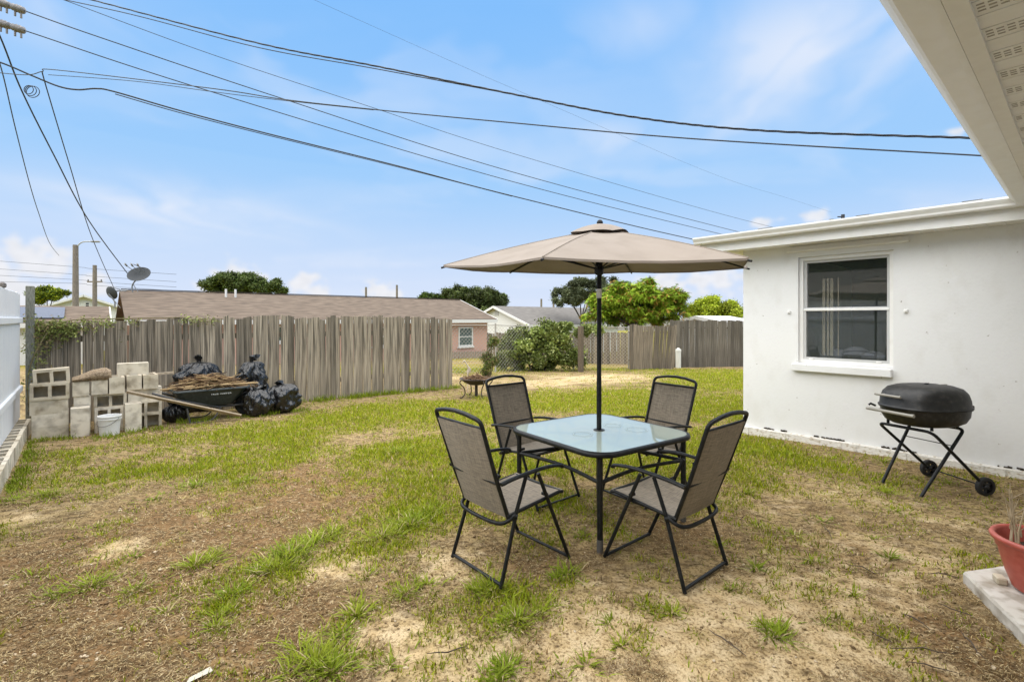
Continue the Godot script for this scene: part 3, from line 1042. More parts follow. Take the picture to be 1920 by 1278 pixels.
func build_umbrella(c: Vector3) -> void:
	var u := thing("patio_umbrella", "beige hexagonal market umbrella rising through the patio table", "umbrella", c)
	var bm := black_metal()
	var cloth := rough_mat("canopy_cloth", [lin(0.225, 0.185, 0.15), lin(0.255, 0.212, 0.175), lin(0.27, 0.226, 0.188)], 0.006, Vector3(1, 1, 1), 0.9, 0.12, 5)
	cloth.backlight_enabled = true
	cloth.backlight = Color(0.2, 0.18, 0.15)
	var st := new_st()
	tube(st, [Vector3(0, -0.03, 0), Vector3(0, 1.05, 0)], 0.019, 14)
	tube(st, [Vector3(0, 1.0, 0), Vector3(0.005, 2.14, 0)], 0.0175, 14)
	done("pole", st, bm, u)
	st = new_st()
	tube(st, [Vector3(0, 1.655, 0), Vector3(0, 1.725, 0)], 0.0205, 14)
	done("label_sleeve", st, flat("label_paper", lin(0.88, 0.88, 0.86), 0.6), u)
	# canopy frame: leaning a little towards the lens
	var head := Node3D.new()
	var hub := Vector3(0.005, 1.90, 0)
	var lean := Basis(rgt, 0.058)
	head.free()
	var rad := 1.18
	var rise := 0.275
	var tip := []
	for k in 6:
		var a := deg_to_rad(-95.0 + 60.0 * k)
		tip.append(hub + lean * ((rgt * sin(a) + fwd * cos(a)) * rad))
	var apex := hub + lean * Vector3(0, rise, 0)
	var surf := func(k, s, t):   # panel k: s across, t from apex (0) to edge (1)
		var a: Vector3 = tip[k]
		var b: Vector3 = tip[(k + 1) % 6]
		var e: Vector3 = a.lerp(b, s)
		var p: Vector3 = apex.lerp(e, t)
		# between the ribs the cloth hangs a little, and bellies out from apex to rim
		var drop: float = 0.018 * sin(PI * s) * t
		var crown: float = 0.016 * sin(PI * t)
		var wr: float = n1.get_noise_3d(p.x * 120.0, p.y * 120.0, p.z * 120.0) * 0.006 * sin(PI * s)
		return p + Vector3.UP * (crown - drop + wr) - (e - hub) * 0.025 * sin(PI * s) * t * t
	for k in 6:
		st = new_st()
		for side in 2:
			var g := []
			for i in 15:
				var row := []
				for j in 13:
					row.append(surf.call(k, j / 12.0, 0.07 + 0.93 * i / 14.0) - Vector3.UP * 0.0025 * side)
				g.append(row)
			sheet(st, g, false, side == 1)
		# hem hanging from the edge
		for j in 12:
			var a: Vector3 = surf.call(k, j / 12.0, 1.0)
			var b: Vector3 = surf.call(k, (j + 1) / 12.0, 1.0)
			quad(st, a + Vector3.DOWN * 0.014, b + Vector3.DOWN * 0.014, b, a)
		var pan := done("canopy_panel", st, cloth, u)
		st = new_st()
		var sm := []
		for i in 12: sm.append(surf.call(k, 0.0, 0.1 + 0.9 * i / 11.0) + Vector3.UP * 0.001)
		tube(st, sm, 0.004, 5)
		done("seam", st, cloth, pan)
	# vent cap
	st = new_st()
	for side in 2:
		var g := []
		for i in 6:
			var row := []
			for j in 37:
				var a := TAU * j / 36.0
				var dir := lean * (rgt * sin(a + deg_to_rad(-95.0)) + fwd * cos(a + deg_to_rad(-95.0)))
				var t := i / 5.0
				var rr := 0.225 * (1.0 - 0.06 * absf(sin(a * 3.0)))
				row.append(apex + Vector3.UP * (0.045 - 0.062 * t * t - 0.012 * t + 0.014 * absf(cos(a * 3.0 + 0.5)) * t * t * (0.6 + 0.4 * sin(a * 2.0)) - 0.002 * side) + dir * rr * t)
			g.append(row)
		sheet(st, g, false, side == 1)
	done("vent_cap", st, cloth, u)
	st = new_st()
	lathe(st, [Vector2(0.016, -0.03), Vector2(0.018, 0.0), Vector2(0.024, 0.008), Vector2(0.022, 0.022), Vector2(0.012, 0.034), Vector2(0.001, 0.036)], 14, Transform3D(Basis.IDENTITY, apex + Vector3.UP * 0.04))
	done("finial", st, bm, u)
	st = new_st()
	lathe(st, [Vector2(0.02, 0.0), Vector2(0.034, 0.01), Vector2(0.036, 0.06), Vector2(0.026, 0.075), Vector2(0.026, 0.13), Vector2(0.019, 0.14)], 14, Transform3D(Basis.IDENTITY, Vector3(0, 1.83, 0)))
	done("runner_hub", st, bm, u)
	st = new_st()
	lathe(st, [Vector2(0.019, 0.0), Vector2(0.03, 0.01), Vector2(0.03, 0.05), Vector2(0.018, 0.055)], 12, Transform3D(Basis.IDENTITY, apex - Vector3.UP * 0.07))
	done("top_hub", st, bm, u)
	for k in 6:
		st = new_st()
		var pts := []
		for i in 9: pts.append(surf.call(k, 0.0, 0.06 + 0.955 * i / 8.0) - Vector3.UP * 0.014)
		tube(st, pts, 0.0075, 6)
		var rib := done("rib", st, bm, u)
		st = new_st()
		tube(st, [Vector3(0, 1.88, 0) + (tip[k] - hub).normalized() * 0.03, pts[4]], 0.0065, 6)
		done("strut", st, bm, rib)

# ---------------------------------------------------------------- grill
func build_grill() -> void:
	var c := Vector3(5.66, 0, -0.95)
	var g := thing("charcoal_grill", "black charcoal grill on crossed folding legs with two wheels by the wall", "grill", c)
	var e1 := Vector3(0.89, 0, 0.45).normalized()
	var e2 := Vector3(-0.45, 0, 0.89).normalized()
	var bm := rough_mat("grill_enamel", [lin(0.006, 0.006, 0.006), lin(0.011, 0.011, 0.011), lin(0.05, 0.046, 0.04)], 0.02, Vector3(1.5, 1.5, 1.5), 0.48, 0.05, 5, true, 61, [0.2, 0.55, 1.0])
	var tm := black_metal()
	var outline := func(a, s):
		var ca := cos(a)
		var sa := sin(a)
		return e1 * (signf(ca) * pow(absf(ca), 0.8) * 0.34 * s) + e2 * (signf(sa) * pow(absf(sa), 0.8) * 0.275 * s)
	var body := func(prof):
		var st := new_st()
		var grid := []
		for p in prof:
			var row := []
			for k in 48:
				row.append(outline.call(-TAU * k / 48.0, p.x) + Vector3.UP * p.y)
			grid.append(row)
		sheet(st, grid, true)
		return st
	done("bowl", body.call([Vector2(0.01, 0.555), Vector2(0.5, 0.557), Vector2(0.72, 0.57), Vector2(0.88, 0.60), Vector2(0.965, 0.65), Vector2(0.985, 0.705), Vector2(1.02, 0.712), Vector2(1.02, 0.718)]), bm, g)
	done("lid", body.call([Vector2(1.035, 0.722), Vector2(1.035, 0.732), Vector2(1.0, 0.738), Vector2(0.985, 0.79), Vector2(0.93, 0.845), Vector2(0.82, 0.885), Vector2(0.62, 0.908), Vector2(0.3, 0.918), Vector2(0.01, 0.921)]), bm, g)
	var hm := flat("handle_grey", lin(0.30, 0.285, 0.25), 0.5)
	var st := new_st()
	var hc := -e1 * 0.362
	tube(st, [hc + e2 * -0.16 + Vector3.UP * 0.822, hc + e2 * 0.07 + Vector3.UP * 0.822], 0.011, 8)
	for q in [-0.12, 0.03]: tube(st, [hc + e2 * q + Vector3.UP * 0.822, hc + e1 * 0.06 + e2 * q + Vector3.UP * 0.822], 0.007, 6)
	done("lid_handle", st, hm, g)
	st = new_st()
	hc = -e1 * 0.385
	tube(st, [hc + e2 * -0.22 + Vector3.UP * 0.685, hc + e2 * 0.20 + Vector3.UP * 0.685], 0.014, 8)
	for q in [-0.15, 0.14]: tube(st, [hc + e2 * q + Vector3.UP * 0.685, hc + e1 * 0.08 + e2 * q + Vector3.UP * 0.685], 0.007, 6)
	done("bowl_handle", st, hm, g)
	st = new_st()
	tube(st, [e1 * -0.36 + e2 * -0.16 + Vector3.UP * 0.715, e1 * -0.40 + e2 * -0.17 + Vector3.UP * 0.735, e1 * -0.41 + e2 * -0.18 + Vector3.UP * 0.72], 0.01, 6)
	tube(st, [e1 * 0.33 + e2 * 0.12 + Vector3.UP * 0.718, e1 * 0.385 + e2 * 0.13 + Vector3.UP * 0.722], 0.011, 6)
	done("latch", st, tm, g)
	st = new_st()
	cbox(st, Vector3(0, 0.924, 0) + e2 * 0.02, Vector3(0.05, 0.012, 0.03), 0.004)
	done("lid_vent", st, tm, g)
	st = new_st()
	cbox(st, e1 * 0.14 + Vector3.UP * 0.9145 + e2 * 0.05, Vector3(0.09, 0.008, 0.02), 0.002, Basis(e1, Vector3.UP, -e2))
	done("lid_rivet_strip", st, hm, g)
	# frame with feet, frame with wheels
	var f1 := px(1655, 905) - c
	var f2 := px(1727, 932) - c
	var w1 := px(1742, 892) - c + Vector3.UP * 0.075
	var w2 := px(1848, 929) - c + Vector3.UP * 0.078
	f1.y = 0.0
	f2.y = 0.0
	w1.y = 0.075
	w2.y = 0.078
	var t1 := e1 * 0.12 + e2 * -0.2 + Vector3.UP * 0.55
	var t2 := e1 * 0.17 + e2 * 0.2 + Vector3.UP * 0.55
	st = new_st()
	tube(st, [f1, f1.lerp(t1, 0.97)] + arc_pts(f1.lerp(t1, 0.98), t1, t1.lerp(t2, 0.12), 3) + arc_pts(t1.lerp(t2, 0.88), t2, t2.lerp(f2, 0.06), 4) + [f2], 0.0135, 8)
	done("leg_frame", st, tm, g)
	var s1 := e1 * -0.26 + e2 * -0.21 + Vector3.UP * 0.545
	var s2 := e1 * -0.2 + e2 * 0.21 + Vector3.UP * 0.545
	st = new_st()
	tube(st, [w1] + arc_pts(w1.lerp(s1, 0.92), s1, s1.lerp(s2, 0.12), 4) + arc_pts(s1.lerp(s2, 0.86), s2, s2.lerp(w2, 0.1), 5) + [w2], 0.0135, 8)
	done("leg_frame", st, tm, g)
	st = new_st()
	tube(st, [f1.lerp(t1, 0.75), f2.lerp(t2, 0.75)], 0.004, 5)
	tube(st, [w1, w2], 0.006, 6)
	done("axle_rod", st, tm, g)
	st = new_st()
	for q in [[-0.2, -0.17], [-0.15, 0.17], [0.12, -0.16], [0.15, 0.16]]:
		tube(st, [e1 * q[0] + e2 * q[1] + Vector3.UP * 0.545, e1 * q[0] + e2 * q[1] + Vector3.UP * 0.595], 0.012, 6)
	done("bracket", st, tm, g)
	var ax := (w2 - w1).normalized()
	var wb := Basis(ax.cross(Vector3.UP).normalized(), ax, Vector3.UP) if false else Basis(Vector3.UP, ax, Vector3.UP.cross(ax))
	for w in [w1, w2]:
		st = new_st()
		var tf := Transform3D(wb, w)
		lathe(st, [Vector2(0.05, -0.02), Vector2(0.072, -0.022), Vector2(0.078, -0.012), Vector2(0.078, 0.012), Vector2(0.072, 0.022), Vector2(0.05, 0.02)], 28, tf)
		var wheel := done("wheel", st, flat("wheel_rubber", lin(0.014, 0.014, 0.015), 0.75), g)
		st = new_st()
		lathe(st, [Vector2(0.001, 0.024), Vector2(0.016, 0.024), Vector2(0.018, 0.006), Vector2(0.018, -0.006), Vector2(0.016, -0.024), Vector2(0.001, -0.024)].map(func(p): return p) , 14, tf)
		for k in 6:
			var a := TAU * k / 6.0
			var d := wb * Vector3(cos(a), 0, sin(a))
			bar(st, w + d * 0.012, w + d * 0.054, 0.014, 0.018, ax)
		done("hub", st, flat("hub_plastic", lin(0.022, 0.022, 0.024), 0.5), wheel)

# ---------------------------------------------------------------- slab and pot
func build_slab_and_pot() -> void:
	var ms := rough_mat("slab_concrete", [lin(0.20, 0.175, 0.14), lin(0.40, 0.36, 0.30), lin(0.58, 0.545, 0.49), lin(0.62, 0.595, 0.55)], 0.007, Vector3(1.0, 1.0, 1.0), 0.9, 0.2, 5, true, 71, [0.02, 0.2, 0.42, 0.9])
	stain(ms, lin(0.24, 0.2, 0.14), 0.012, Vector3(1.1, 1.1, 1.1), 172, 0.48, 0.8, 0.6)
	var c := Vector3(3.8, 0, 0.1)
	var poly := [Vector3(3.77, 0, -0.47), Vector3(3.22, 0, -0.19), Vector3(2.62, 0, 0.12), Vector3(3.3, 0, 1.1), Vector3(5.2, 0, 0.4)]
	var st := new_st()
	var n := poly.size()
	var fine := []
	for i in n:
		for k in 8:
			var p: Vector3 = poly[i].lerp(poly[(i + 1) % n], k / 8.0) - c
			fine.append(p + Vector3(n2.get_noise_2d(p.x * 90.0, p.z * 90.0), 0, n2.get_noise_2d(p.z * 90.0, p.x * 90.0)) * 0.018)
	n = fine.size()
	for i in n:
		var p: Vector3 = fine[i]
		var q: Vector3 = fine[(i + 1) % n]
		var pi := p * 0.985
		var qi := q * 0.985
		tri(st, Vector3(0, 0.074, 0), pi + Vector3.UP * 0.074, qi + Vector3.UP * 0.074)
		quad(st, q + Vector3.UP * 0.06, qi + Vector3.UP * 0.074, pi + Vector3.UP * 0.074, p + Vector3.UP * 0.06)
		quad(st, q + Vector3.DOWN * 0.1, q + Vector3.UP * 0.06, p + Vector3.UP * 0.06, p + Vector3.DOWN * 0.1)
	var slab := done("concrete_slab", st, ms, self)
	slab.position = c
	tag(slab, "worn pale concrete slab under the red flower pot", "slab")
	# pot
	var pc := Vector3(3.76, 0.085, -0.145)
	var t := thing("flower_pot", "red plastic flower pot with a dry bare plant on the slab", "flower pot", pc)
	var pm := rough_mat("red_plastic", [lin(0.36, 0.075, 0.055), lin(0.42, 0.09, 0.065), lin(0.46, 0.12, 0.09)], 0.015, Vector3(3, 3, 3), 0.42, 0.0, 4, true, 72)
	st = new_st()
	lathe(st, [Vector2(0.001, 0.0), Vector2(0.115, 0.0), Vector2(0.125, 0.008), Vector2(0.15, 0.08), Vector2(0.172, 0.165), Vector2(0.180, 0.205), Vector2(0.188, 0.21), Vector2(0.192, 0.24), Vector2(0.206, 0.246), Vector2(0.212, 0.26), Vector2(0.206, 0.272), Vector2(0.192, 0.274), Vector2(0.182, 0.262), Vector2(0.172, 0.2), Vector2(0.165, 0.17)], 48)
	done("pot", st, pm, t)
	st = new_st()
	lathe(st, [Vector2(0.172, 0.19), Vector2(0.1, 0.2), Vector2(0.05, 0.193), Vector2(0.001, 0.198)], 24)
	done("soil", st, rough_mat("pot_soil", [lin(0.03, 0.02, 0.014), lin(0.12, 0.08, 0.05)], 0.08, Vector3(3, 3, 3), 1.0, 1.0), t)
	var dry := flat("dry_stem", lin(0.40, 0.32, 0.21), 0.9)
	rng.seed = 12
	for k in 9:
		st = new_st()
		var a := rgt * rng.randf_range(-0.15, -0.04) + fwd * rng.randf_range(-0.05, 0.05) + Vector3.UP * 0.19
		var out := rgt * rng.randf_range(-0.09, 0.05) + fwd * rng.randf_range(-0.07, 0.07) + Vector3.UP * rng.randf_range(0.24, 0.44)
		var pts := [a, a + out * 0.4 + rgt * rng.randfn() * 0.012, a + out * 0.75, a + out]
		tube(st, pts, [0.006, 0.0045, 0.0032, 0.0014], 5)
		for j in 5:
			var b: Vector3 = a + out * rng.randf_range(0.3, 0.9)
			tube(st, [b, b + rgt * rng.randf_range(-0.05, 0.05) + fwd * rng.randf_range(-0.05, 0.05) + Vector3.UP * rng.randf_range(0.03, 0.09)], [0.0026, 0.001], 4)
		done("stem", st, dry, t)
	st = new_st()
	cbox(st, Vector3(0, 0.018, 0), Vector3(0.07, 0.036, 0.045), 0.006)
	var wdg := done("stone_wedge", st, concrete("kerb_block", 4)[0], self)
	wdg.position = px(1876, 1092, 0.074) * Vector3(1, 0, 1) + Vector3(0, 0.074, 0)
	wdg.rotation.y = 0.4
	tag(wdg, "small dark stone wedge beside the red flower pot", "stone")

# ================================================================ block pile and rubbish
func place_block(called: String, kind: int, u0: float, v0: float, u1: float, v1: float, z: float, label: String, tilt := 0.0, group := "concrete blocks in the pile") -> void:
	# kind 0 long face, 1 end face, 2 open cores towards the yard, 3 upright on its end, 4 flat cap
	var s := 1.0 / 3.76
	var a := on_z(u0 * s, 520.0 + v0 * s, z)
	var b := on_z(u1 * s, 520.0 + v1 * s, z)
	var w := absf(b.x - a.x) - 0.012
	var ht := absf(a.y - b.y) - 0.009
	var mid := (a + b) / 2.0
	var mesh: Mesh
	var bas := Basis.IDENTITY
	var dep := 0.19
	match kind:
		0: mesh = hollow_mesh(w, dep, ht)
		1:
			dep = 0.39
			mesh = hollow_mesh(dep, w, ht)
			bas = Basis(Vector3.UP, PI / 2)
		2:
			mesh = hollow_mesh(w, ht, dep, true)
			bas = Basis(Vector3.RIGHT, PI / 2)
		3:
			dep = 0.19
			mesh = hollow_mesh(ht, dep, w)
			bas = Basis(Vector3.BACK, PI / 2)
		_:
			var st := new_st()
			dep = 0.1
			cbox(st, Vector3.ZERO, Vector3(w, ht, dep), 0.006)
			mesh = st.commit()
	var o := put(called, mesh, concrete("pile_block", 5)[rng.randi_range(0, 4)], self)
	o.basis = Basis(Vector3.BACK, tilt) * bas * Basis(Vector3.UP, rng.randfn() * 0.012 if kind < 2 else 0.0)
	o.position = Vector3(mid.x, mid.y, z - dep / 2.0 + rng.randfn() * 0.016)
	tag(o, label, "block", group)

func build_blocks() -> void:
	rng.seed = 4
	var z := -8.55
	var L := [
		[0, 213, 1062, 485, 1165, "weathered concrete block lying flat at the foot of the left stack by the kerb"],
		[0, 213, 957, 485, 1060, "stained concrete block second from the ground in the left stack by the kerb"],
		[0, 198, 855, 482, 955, "plain faced concrete block in the middle of the left stack by the kerb"],
		[2, 200, 752, 490, 853, "concrete block with two open cores facing out, under the tilted top block"]]
	for e in L: place_block("concrete_block", e[0], e[1], e[2], e[3], e[4], z, e[5])
	place_block("concrete_block", 2, 224, 650, 492, 750, z - 0.04, "tilted concrete block with open cores on top of the left stack", 0.06)
	place_block("concrete_block", 3, 490, 925, 634, 1128, z + 0.13, "pale concrete block standing upright on its end beside the left stack")
	place_block("concrete_block", 1, 505, 1000, 640, 1140, z - 0.11, "concrete block end on, hidden behind the upright block by the left stack")
	place_block("concrete_block", 1, 512, 837, 640, 998, z - 0.11, "concrete block seen end on behind the upright block")
	place_block("concrete_block", 1, 502, 737, 630, 835, z - 0.06, "clean concrete block end on, under the broken stone")
	place_block("concrete_block", 1, 637, 724, 760, 822, z - 0.06, "concrete block seen end on, left of two above the cored blocks")
	place_block("concrete_block", 1, 762, 706, 880, 816, z - 0.06, "dark stained concrete block seen end on above the cored blocks")
	place_block("concrete_block", 1, 886, 692, 1000, 790, z - 0.12, "concrete block seen end on under the cap slab")
	place_block("concrete_block", 1, 1003, 687, 1115, 782, z - 0.12, "concrete block seen end on at the right end of the top row")
	place_block("cap_slab", 4, 820, 606, 1052, 690, z - 0.22, "thin pale concrete cap slab standing on top of the pile")
	place_block("concrete_block", 2, 655, 826, 895, 918, z - 0.1, "upper concrete block with open cores behind the white bucket")
	place_block("concrete_block", 2, 660, 920, 872, 1010, z - 0.1, "middle concrete block with open cores behind the white bucket")
	place_block("concrete_block", 2, 660, 1012, 872, 1110, z - 0.1, "lowest concrete block with open cores behind the white bucket")
	place_block("concrete_block", 3, 876, 893, 1000, 1086, z + 0.08, "pale concrete block standing upright between bucket and plank")
	place_block("concrete_block", 0, 895, 786, 1143, 874, z - 0.14, "long faced concrete block under the plank's upper end")
	place_block("concrete_block", 2, 905, 876, 1143, 964, z - 0.14, "upper cored concrete block beside the wheelbarrow")
	place_block("concrete_block", 2, 905, 966, 1143, 1072, z - 0.14, "lower cored concrete block beside the wheelbarrow")
	# broken stone on top
	var a := on_z(505 / 3.76, 520 + 728 / 3.76, z - 0.15)
	var b := on_z(782 / 3.76, 520 + 632 / 3.76, z - 0.15)
	var st := new_st()
	var g := []
	for i in 9:
		var t := i / 8.0
		var row := []
		var hh := lerpf(0.05, b.y - a.y, smoothstep(0.0, 0.75, t)) * (1.0 if t < 0.9 else 0.85)
		for q in [Vector2(-0.5, 0.0), Vector2(-0.55, 0.55), Vector2(-0.3, 0.95), Vector2(0.15, 1.0), Vector2(0.5, 0.75), Vector2(0.52, 0.0)]:
			var k := 0.82 if i == 0 or i == 8 else 1.0
			row.append(Vector3(lerpf(a.x, b.x, t), a.y - 0.004 + q.y * hh * k + n2.get_noise_2d(i * 40.0, q.x * 99.0) * 0.012 * q.y, z - 0.16 - q.x * 0.22 * k))
		g.append(row)
	sheet(st, g, true, true)
	for e in [0, 8]:
		for k in range(1, 5):
			if e == 0: tri(st, g[e][0], g[e][k], g[e][k + 1])
			else: tri(st, g[e][0], g[e][k + 1], g[e][k])
	var rock := done("broken_stone", st, rough_mat("tan_stone", [lin(0.13, 0.09, 0.055), lin(0.30, 0.22, 0.14), lin(0.42, 0.33, 0.23)], 0.03, Vector3(2, 2, 2), 0.95, 1.0, 5), self)
	tag(rock, "rough broken piece of tan stone lying on top of the block pile", "stone")
	# bucket
	var bp := px(198, 813)
	bp.z = -8.34
	var bk := thing("plastic_bucket", "white plastic bucket with a wire handle before the block pile", "bucket", Vector3(0.235, ground_y(0.2, -8.34), -8.34))
	var wm := rough_mat("bucket_plastic", [lin(0.70, 0.69, 0.66), lin(0.78, 0.775, 0.76)], 0.02, Vector3(4, 4, 4), 0.4)
	st = new_st()
	lathe(st, [Vector2(0.001, 0.0), Vector2(0.10, 0.0), Vector2(0.104, 0.01), Vector2(0.118, 0.20), Vector2(0.126, 0.202), Vector2(0.127, 0.222), Vector2(0.121, 0.224), Vector2(0.122, 0.236), Vector2(0.129, 0.238), Vector2(0.130, 0.256), Vector2(0.122, 0.258), Vector2(0.116, 0.25), Vector2(0.1, 0.03), Vector2(0.001, 0.03)], 32)
	done("body", st, wm, bk)
	st = new_st()
	var hp := []
	for k in 13:
		var q := PI * k / 12.0
		hp.append(rgt * cos(q) * -0.128 - fwd * sin(q) * 0.128 + Vector3.UP * (0.228 - 0.1 * sin(q)))
	tube(st, hp, 0.003, 5)
	done("handle", st, flat("wire", lin(0.12, 0.11, 0.1), 0.5), bk)
	# plank leaning over the pile, small strip on the pile
	var pw := rough_mat("pale_plank", [lin(0.25, 0.19, 0.13), lin(0.42, 0.34, 0.25), lin(0.5, 0.42, 0.32)], 0.02, Vector3(2, 8, 8), 0.9)
	st = new_st()
	var p0 := on_z(237, 734, -8.5)
	var p1 := on_z(451, 779, -8.32)
	bar(st, p0, p1, 0.018, 0.085, Vector3(0, 0.45, 0.9))
	var plank := done("wooden_plank", st, pw, self)
	tag(plank, "long pale plank sloping from the block pile across the wheelbarrow", "plank")
	st = new_st()
	bar(st, on_z(281, 702, z - 0.25), on_z(325, 698, z - 0.25), 0.03, 0.03)
	var strip := done("wooden_strip", st, pw, self)
	tag(strip, "short pale wooden strip sticking out of the pile's top row", "plank")

func bag_mesh(rx: float, ry: float, rz: float, sd: int, neck: float, lean: Vector3) -> Mesh:
	var st := new_st()
	var nz := FastNoiseLite.new()
	nz.seed = sd
	nz.frequency = 1.0
	nz.fractal_octaves = 2
	var rows := 56
	var cols := 96
	var g := []
	for i in rows + 1:
		var t := float(i) / rows
		var row := []
		var y: float
		var r: float
		if t < 0.78:
			var q := t / 0.78
			y = ry * (1.0 - cos(PI * 0.93 * q))
			r = pow(sin(PI * 0.93 * q), 0.72) if q > 0 else 0.0
			r = maxf(r, 0.10 if q > 0.5 else 0.0)
		else:
			var q := (t - 0.78) / 0.22
			y = ry * 1.976 + neck * q
			r = lerpf(0.09, 0.26, q * q) * (1.0 if q < 0.98 else 0.0)
		for k in cols:
			var a := TAU * k / cols
			var d := Vector3(cos(a), 0, sin(a))
			var up := smoothstep(0.35, 1.0, t)
			var pleat := sin(a * 11.0 + nz.get_noise_2d(t * 3.0, 5.0) * 6.0) * 0.05 * up + sin(a * 19.0 + 2.0) * 0.025 * up
			var crump := nz.get_noise_3d(d.x * 1.3, y * 3.0, d.z * 1.3) * 0.34 + absf(nz.get_noise_3d(d.x * 1.7 + 9.0, y * 4.0, d.z * 1.7)) * 0.30 - 0.10 - absf(nz.get_noise_3d(d.x * 4.0, y * 3.0 + 4.0, d.z * 4.0)) * 0.06
			var rr := r * (1.0 + crump + pleat)
			if t > 0.78: rr *= 1.0 + 0.75 * cos(a * 2.0 + sd) * (t - 0.78) / 0.22
			row.append(Vector3(d.x * rx * rr, maxf(y + crump * 0.04, 0.0), d.z * rz * rr) + lean * (t * t) + (Vector3(sin(sd * 2.0) * 0.10, 0.05 * cos(a * 2.0 + sd), 0) * pow((t - 0.78) / 0.22, 2.0) if t > 0.78 else Vector3.ZERO))
		g.append(row)
	sheet(st, g, true)
	return st.commit()

func build_rubbish() -> void:
	var film := flat("bag_film", lin(0.010, 0.010, 0.011), 0.26)
	film.heightmap_enabled = true
	film.uv1_triplanar = true
	film.uv1_scale = Vector3(2.2, 1.1, 2.2)
	film.heightmap_scale = 1.6
	film.heightmap_texture = noise_tex([], 0.015, 5, 91)
	film.metallic_specular = 0.6
	var bags := [
		[px(482, 772), 0.25, 0.42, 0.2, 1, 0.08, Vector3(-0.05, 0, 0), "tall black rubbish bag with a knotted top against the board fence", -0.25, 0.0],
		[px(527, 772), 0.29, 0.235, 0.23, 2, 0.03, Vector3(0.03, 0, 0), "squat black rubbish bag at the right end of the rubbish", 0.0, 0.0],
		[px(375, 776), 0.36, 0.42, 0.18, 3, 0.09, Vector3(0.04, 0, 0), "black rubbish bag with two knotted ears behind the wheelbarrow", -0.30, 0.0],
		[px(480, 779), 0.22, 0.22, 0.18, 4, 0.02, Vector3.ZERO, "small slumped black rubbish bag beside the wheelbarrow's nose", 0.05, 0.0],
		[px(330, 792), 0.17, 0.13, 0.14, 5, 0.02, Vector3.ZERO, "low black rubbish bag lying under the wheelbarrow tray", -0.12, 0.0]]
	for e in bags:
		var p: Vector3 = e[0]
		var o := put("rubbish_bag", bag_mesh(e[1], e[2], e[3], e[4], e[5], e[6]), film, self)
		o.position = Vector3(p.x, ground_y(p.x, p.z + e[8]) - 0.01, p.z + e[8])
		tag(o, e[7], "rubbish bag", "black rubbish bags by the board fence")
	# wheelbarrow
	var org := px(385, 788)
	org = gp(1.42, -8.80)
	var b := thing("wheelbarrow", "black wheelbarrow heaped with sticks beside the block pile", "wheelbarrow", org)
	var pm := rough_mat("barrow_plastic", [lin(0.012, 0.018, 0.018), lin(0.02, 0.03, 0.03), lin(0.05, 0.055, 0.05)], 0.02, Vector3(2, 2, 2), 0.45, 0.05, 4, true, 92, [0.2, 0.65, 1.0])
	var tx := func(s, w, y): return Vector3(s, y, w)
	var ring := func(x0, x1, hw, y, r):
		var o := []
		for c in 4:
			var cx: float = (x1 - r) if c == 0 or c == 3 else (x0 + r)
			var cz: float = (hw - r) if c < 2 else -(hw - r)
			for k in 5:
				var a := PI / 2 * (c + k / 4.0)
				o.append(Vector3(cx + cos(a) * r, y, cz + sin(a) * r))
		return o
	var st := new_st()
	var rim := 0.50
	var loops := [ring.call(-0.30, 0.24, 0.16, 0.215, 0.06), ring.call(-0.35, 0.32, 0.2, 0.24, 0.07), ring.call(-0.45, 0.50, 0.29, rim - 0.02, 0.1), ring.call(-0.46, 0.515, 0.30, rim, 0.1), ring.call(-0.48, 0.535, 0.32, rim, 0.11), ring.call(-0.485, 0.54, 0.325, rim - 0.025, 0.11)]
	for i in loops.size(): loops[i].reverse()
	sheet(st, loops, true)
	for i in range(1, 19): tri(st, loops[0][0], loops[0][i + 1], loops[0][i])
	done("tray", st, pm, b)
	var steel := flat("barrow_steel", lin(0.07, 0.07, 0.07), 0.5)
	for s in [-1.0, 1.0]:
		st = new_st()
		tube(st, [Vector3(-1.0 if false else -0.72, 0.50, s * 0.30), Vector3(-0.4, 0.36, s * 0.27), Vector3(0.1, 0.20, s * 0.16), Vector3(0.55, 0.19, s * 0.07)], 0.016, 8)
		done("handle_bar", st, steel, b)
		st = new_st()
		tube(st, [Vector3(-0.30, 0.23, s * 0.22), Vector3(-0.26, 0.0, s * 0.24)], 0.013, 8)
		tube(st, [Vector3(-0.26, 0.012, s * 0.24), Vector3(-0.02, 0.012, s * 0.22)], 0.011, 8)
		tube(st, smooth_path([Vector3(-0.02, 0.012, s * 0.22), Vector3(0.06, 0.06, s * 0.21), Vector3(0.14, 0.2, s * 0.18)], 4), 0.011, 8)
		done("leg", st, steel, b)
	st = new_st()
	lathe(st, [Vector2(0.11, -0.03), Vector2(0.165, -0.045), Vector2(0.185, -0.02), Vector2(0.185, 0.02), Vector2(0.165, 0.045), Vector2(0.11, 0.03)], 28, Transform3D(Basis(Vector3.RIGHT, PI / 2), Vector3(0.55, 0.185, 0)))
	var wheel := done("wheel", st, flat("tyre", lin(0.014, 0.014, 0.014), 0.85), b)
	st = new_st()
	lathe(st, [Vector2(0.001, -0.035), Vector2(0.09, -0.02), Vector2(0.115, -0.028), Vector2(0.115, 0.028), Vector2(0.09, 0.02), Vector2(0.001, 0.035)], 20, Transform3D(Basis(Vector3.RIGHT, PI / 2), Vector3(0.55, 0.185, 0)))
	done("rim", st, flat("barrow_rim", lin(0.05, 0.05, 0.055), 0.5), wheel)
	# ribbed nose guard
	st = new_st()
	for k in 5:
		bar(st, Vector3(0.62 + 0.02 * k, 0.44 - 0.055 * k, 0.24), Vector3(0.66 + 0.02 * k, 0.44 - 0.055 * k, -0.2), 0.014, 0.03)
	bar(st, Vector3(0.57, 0.49, 0.2), Vector3(0.74, 0.14, 0.2), 0.012, 0.1, Vector3(0, 0, 1))
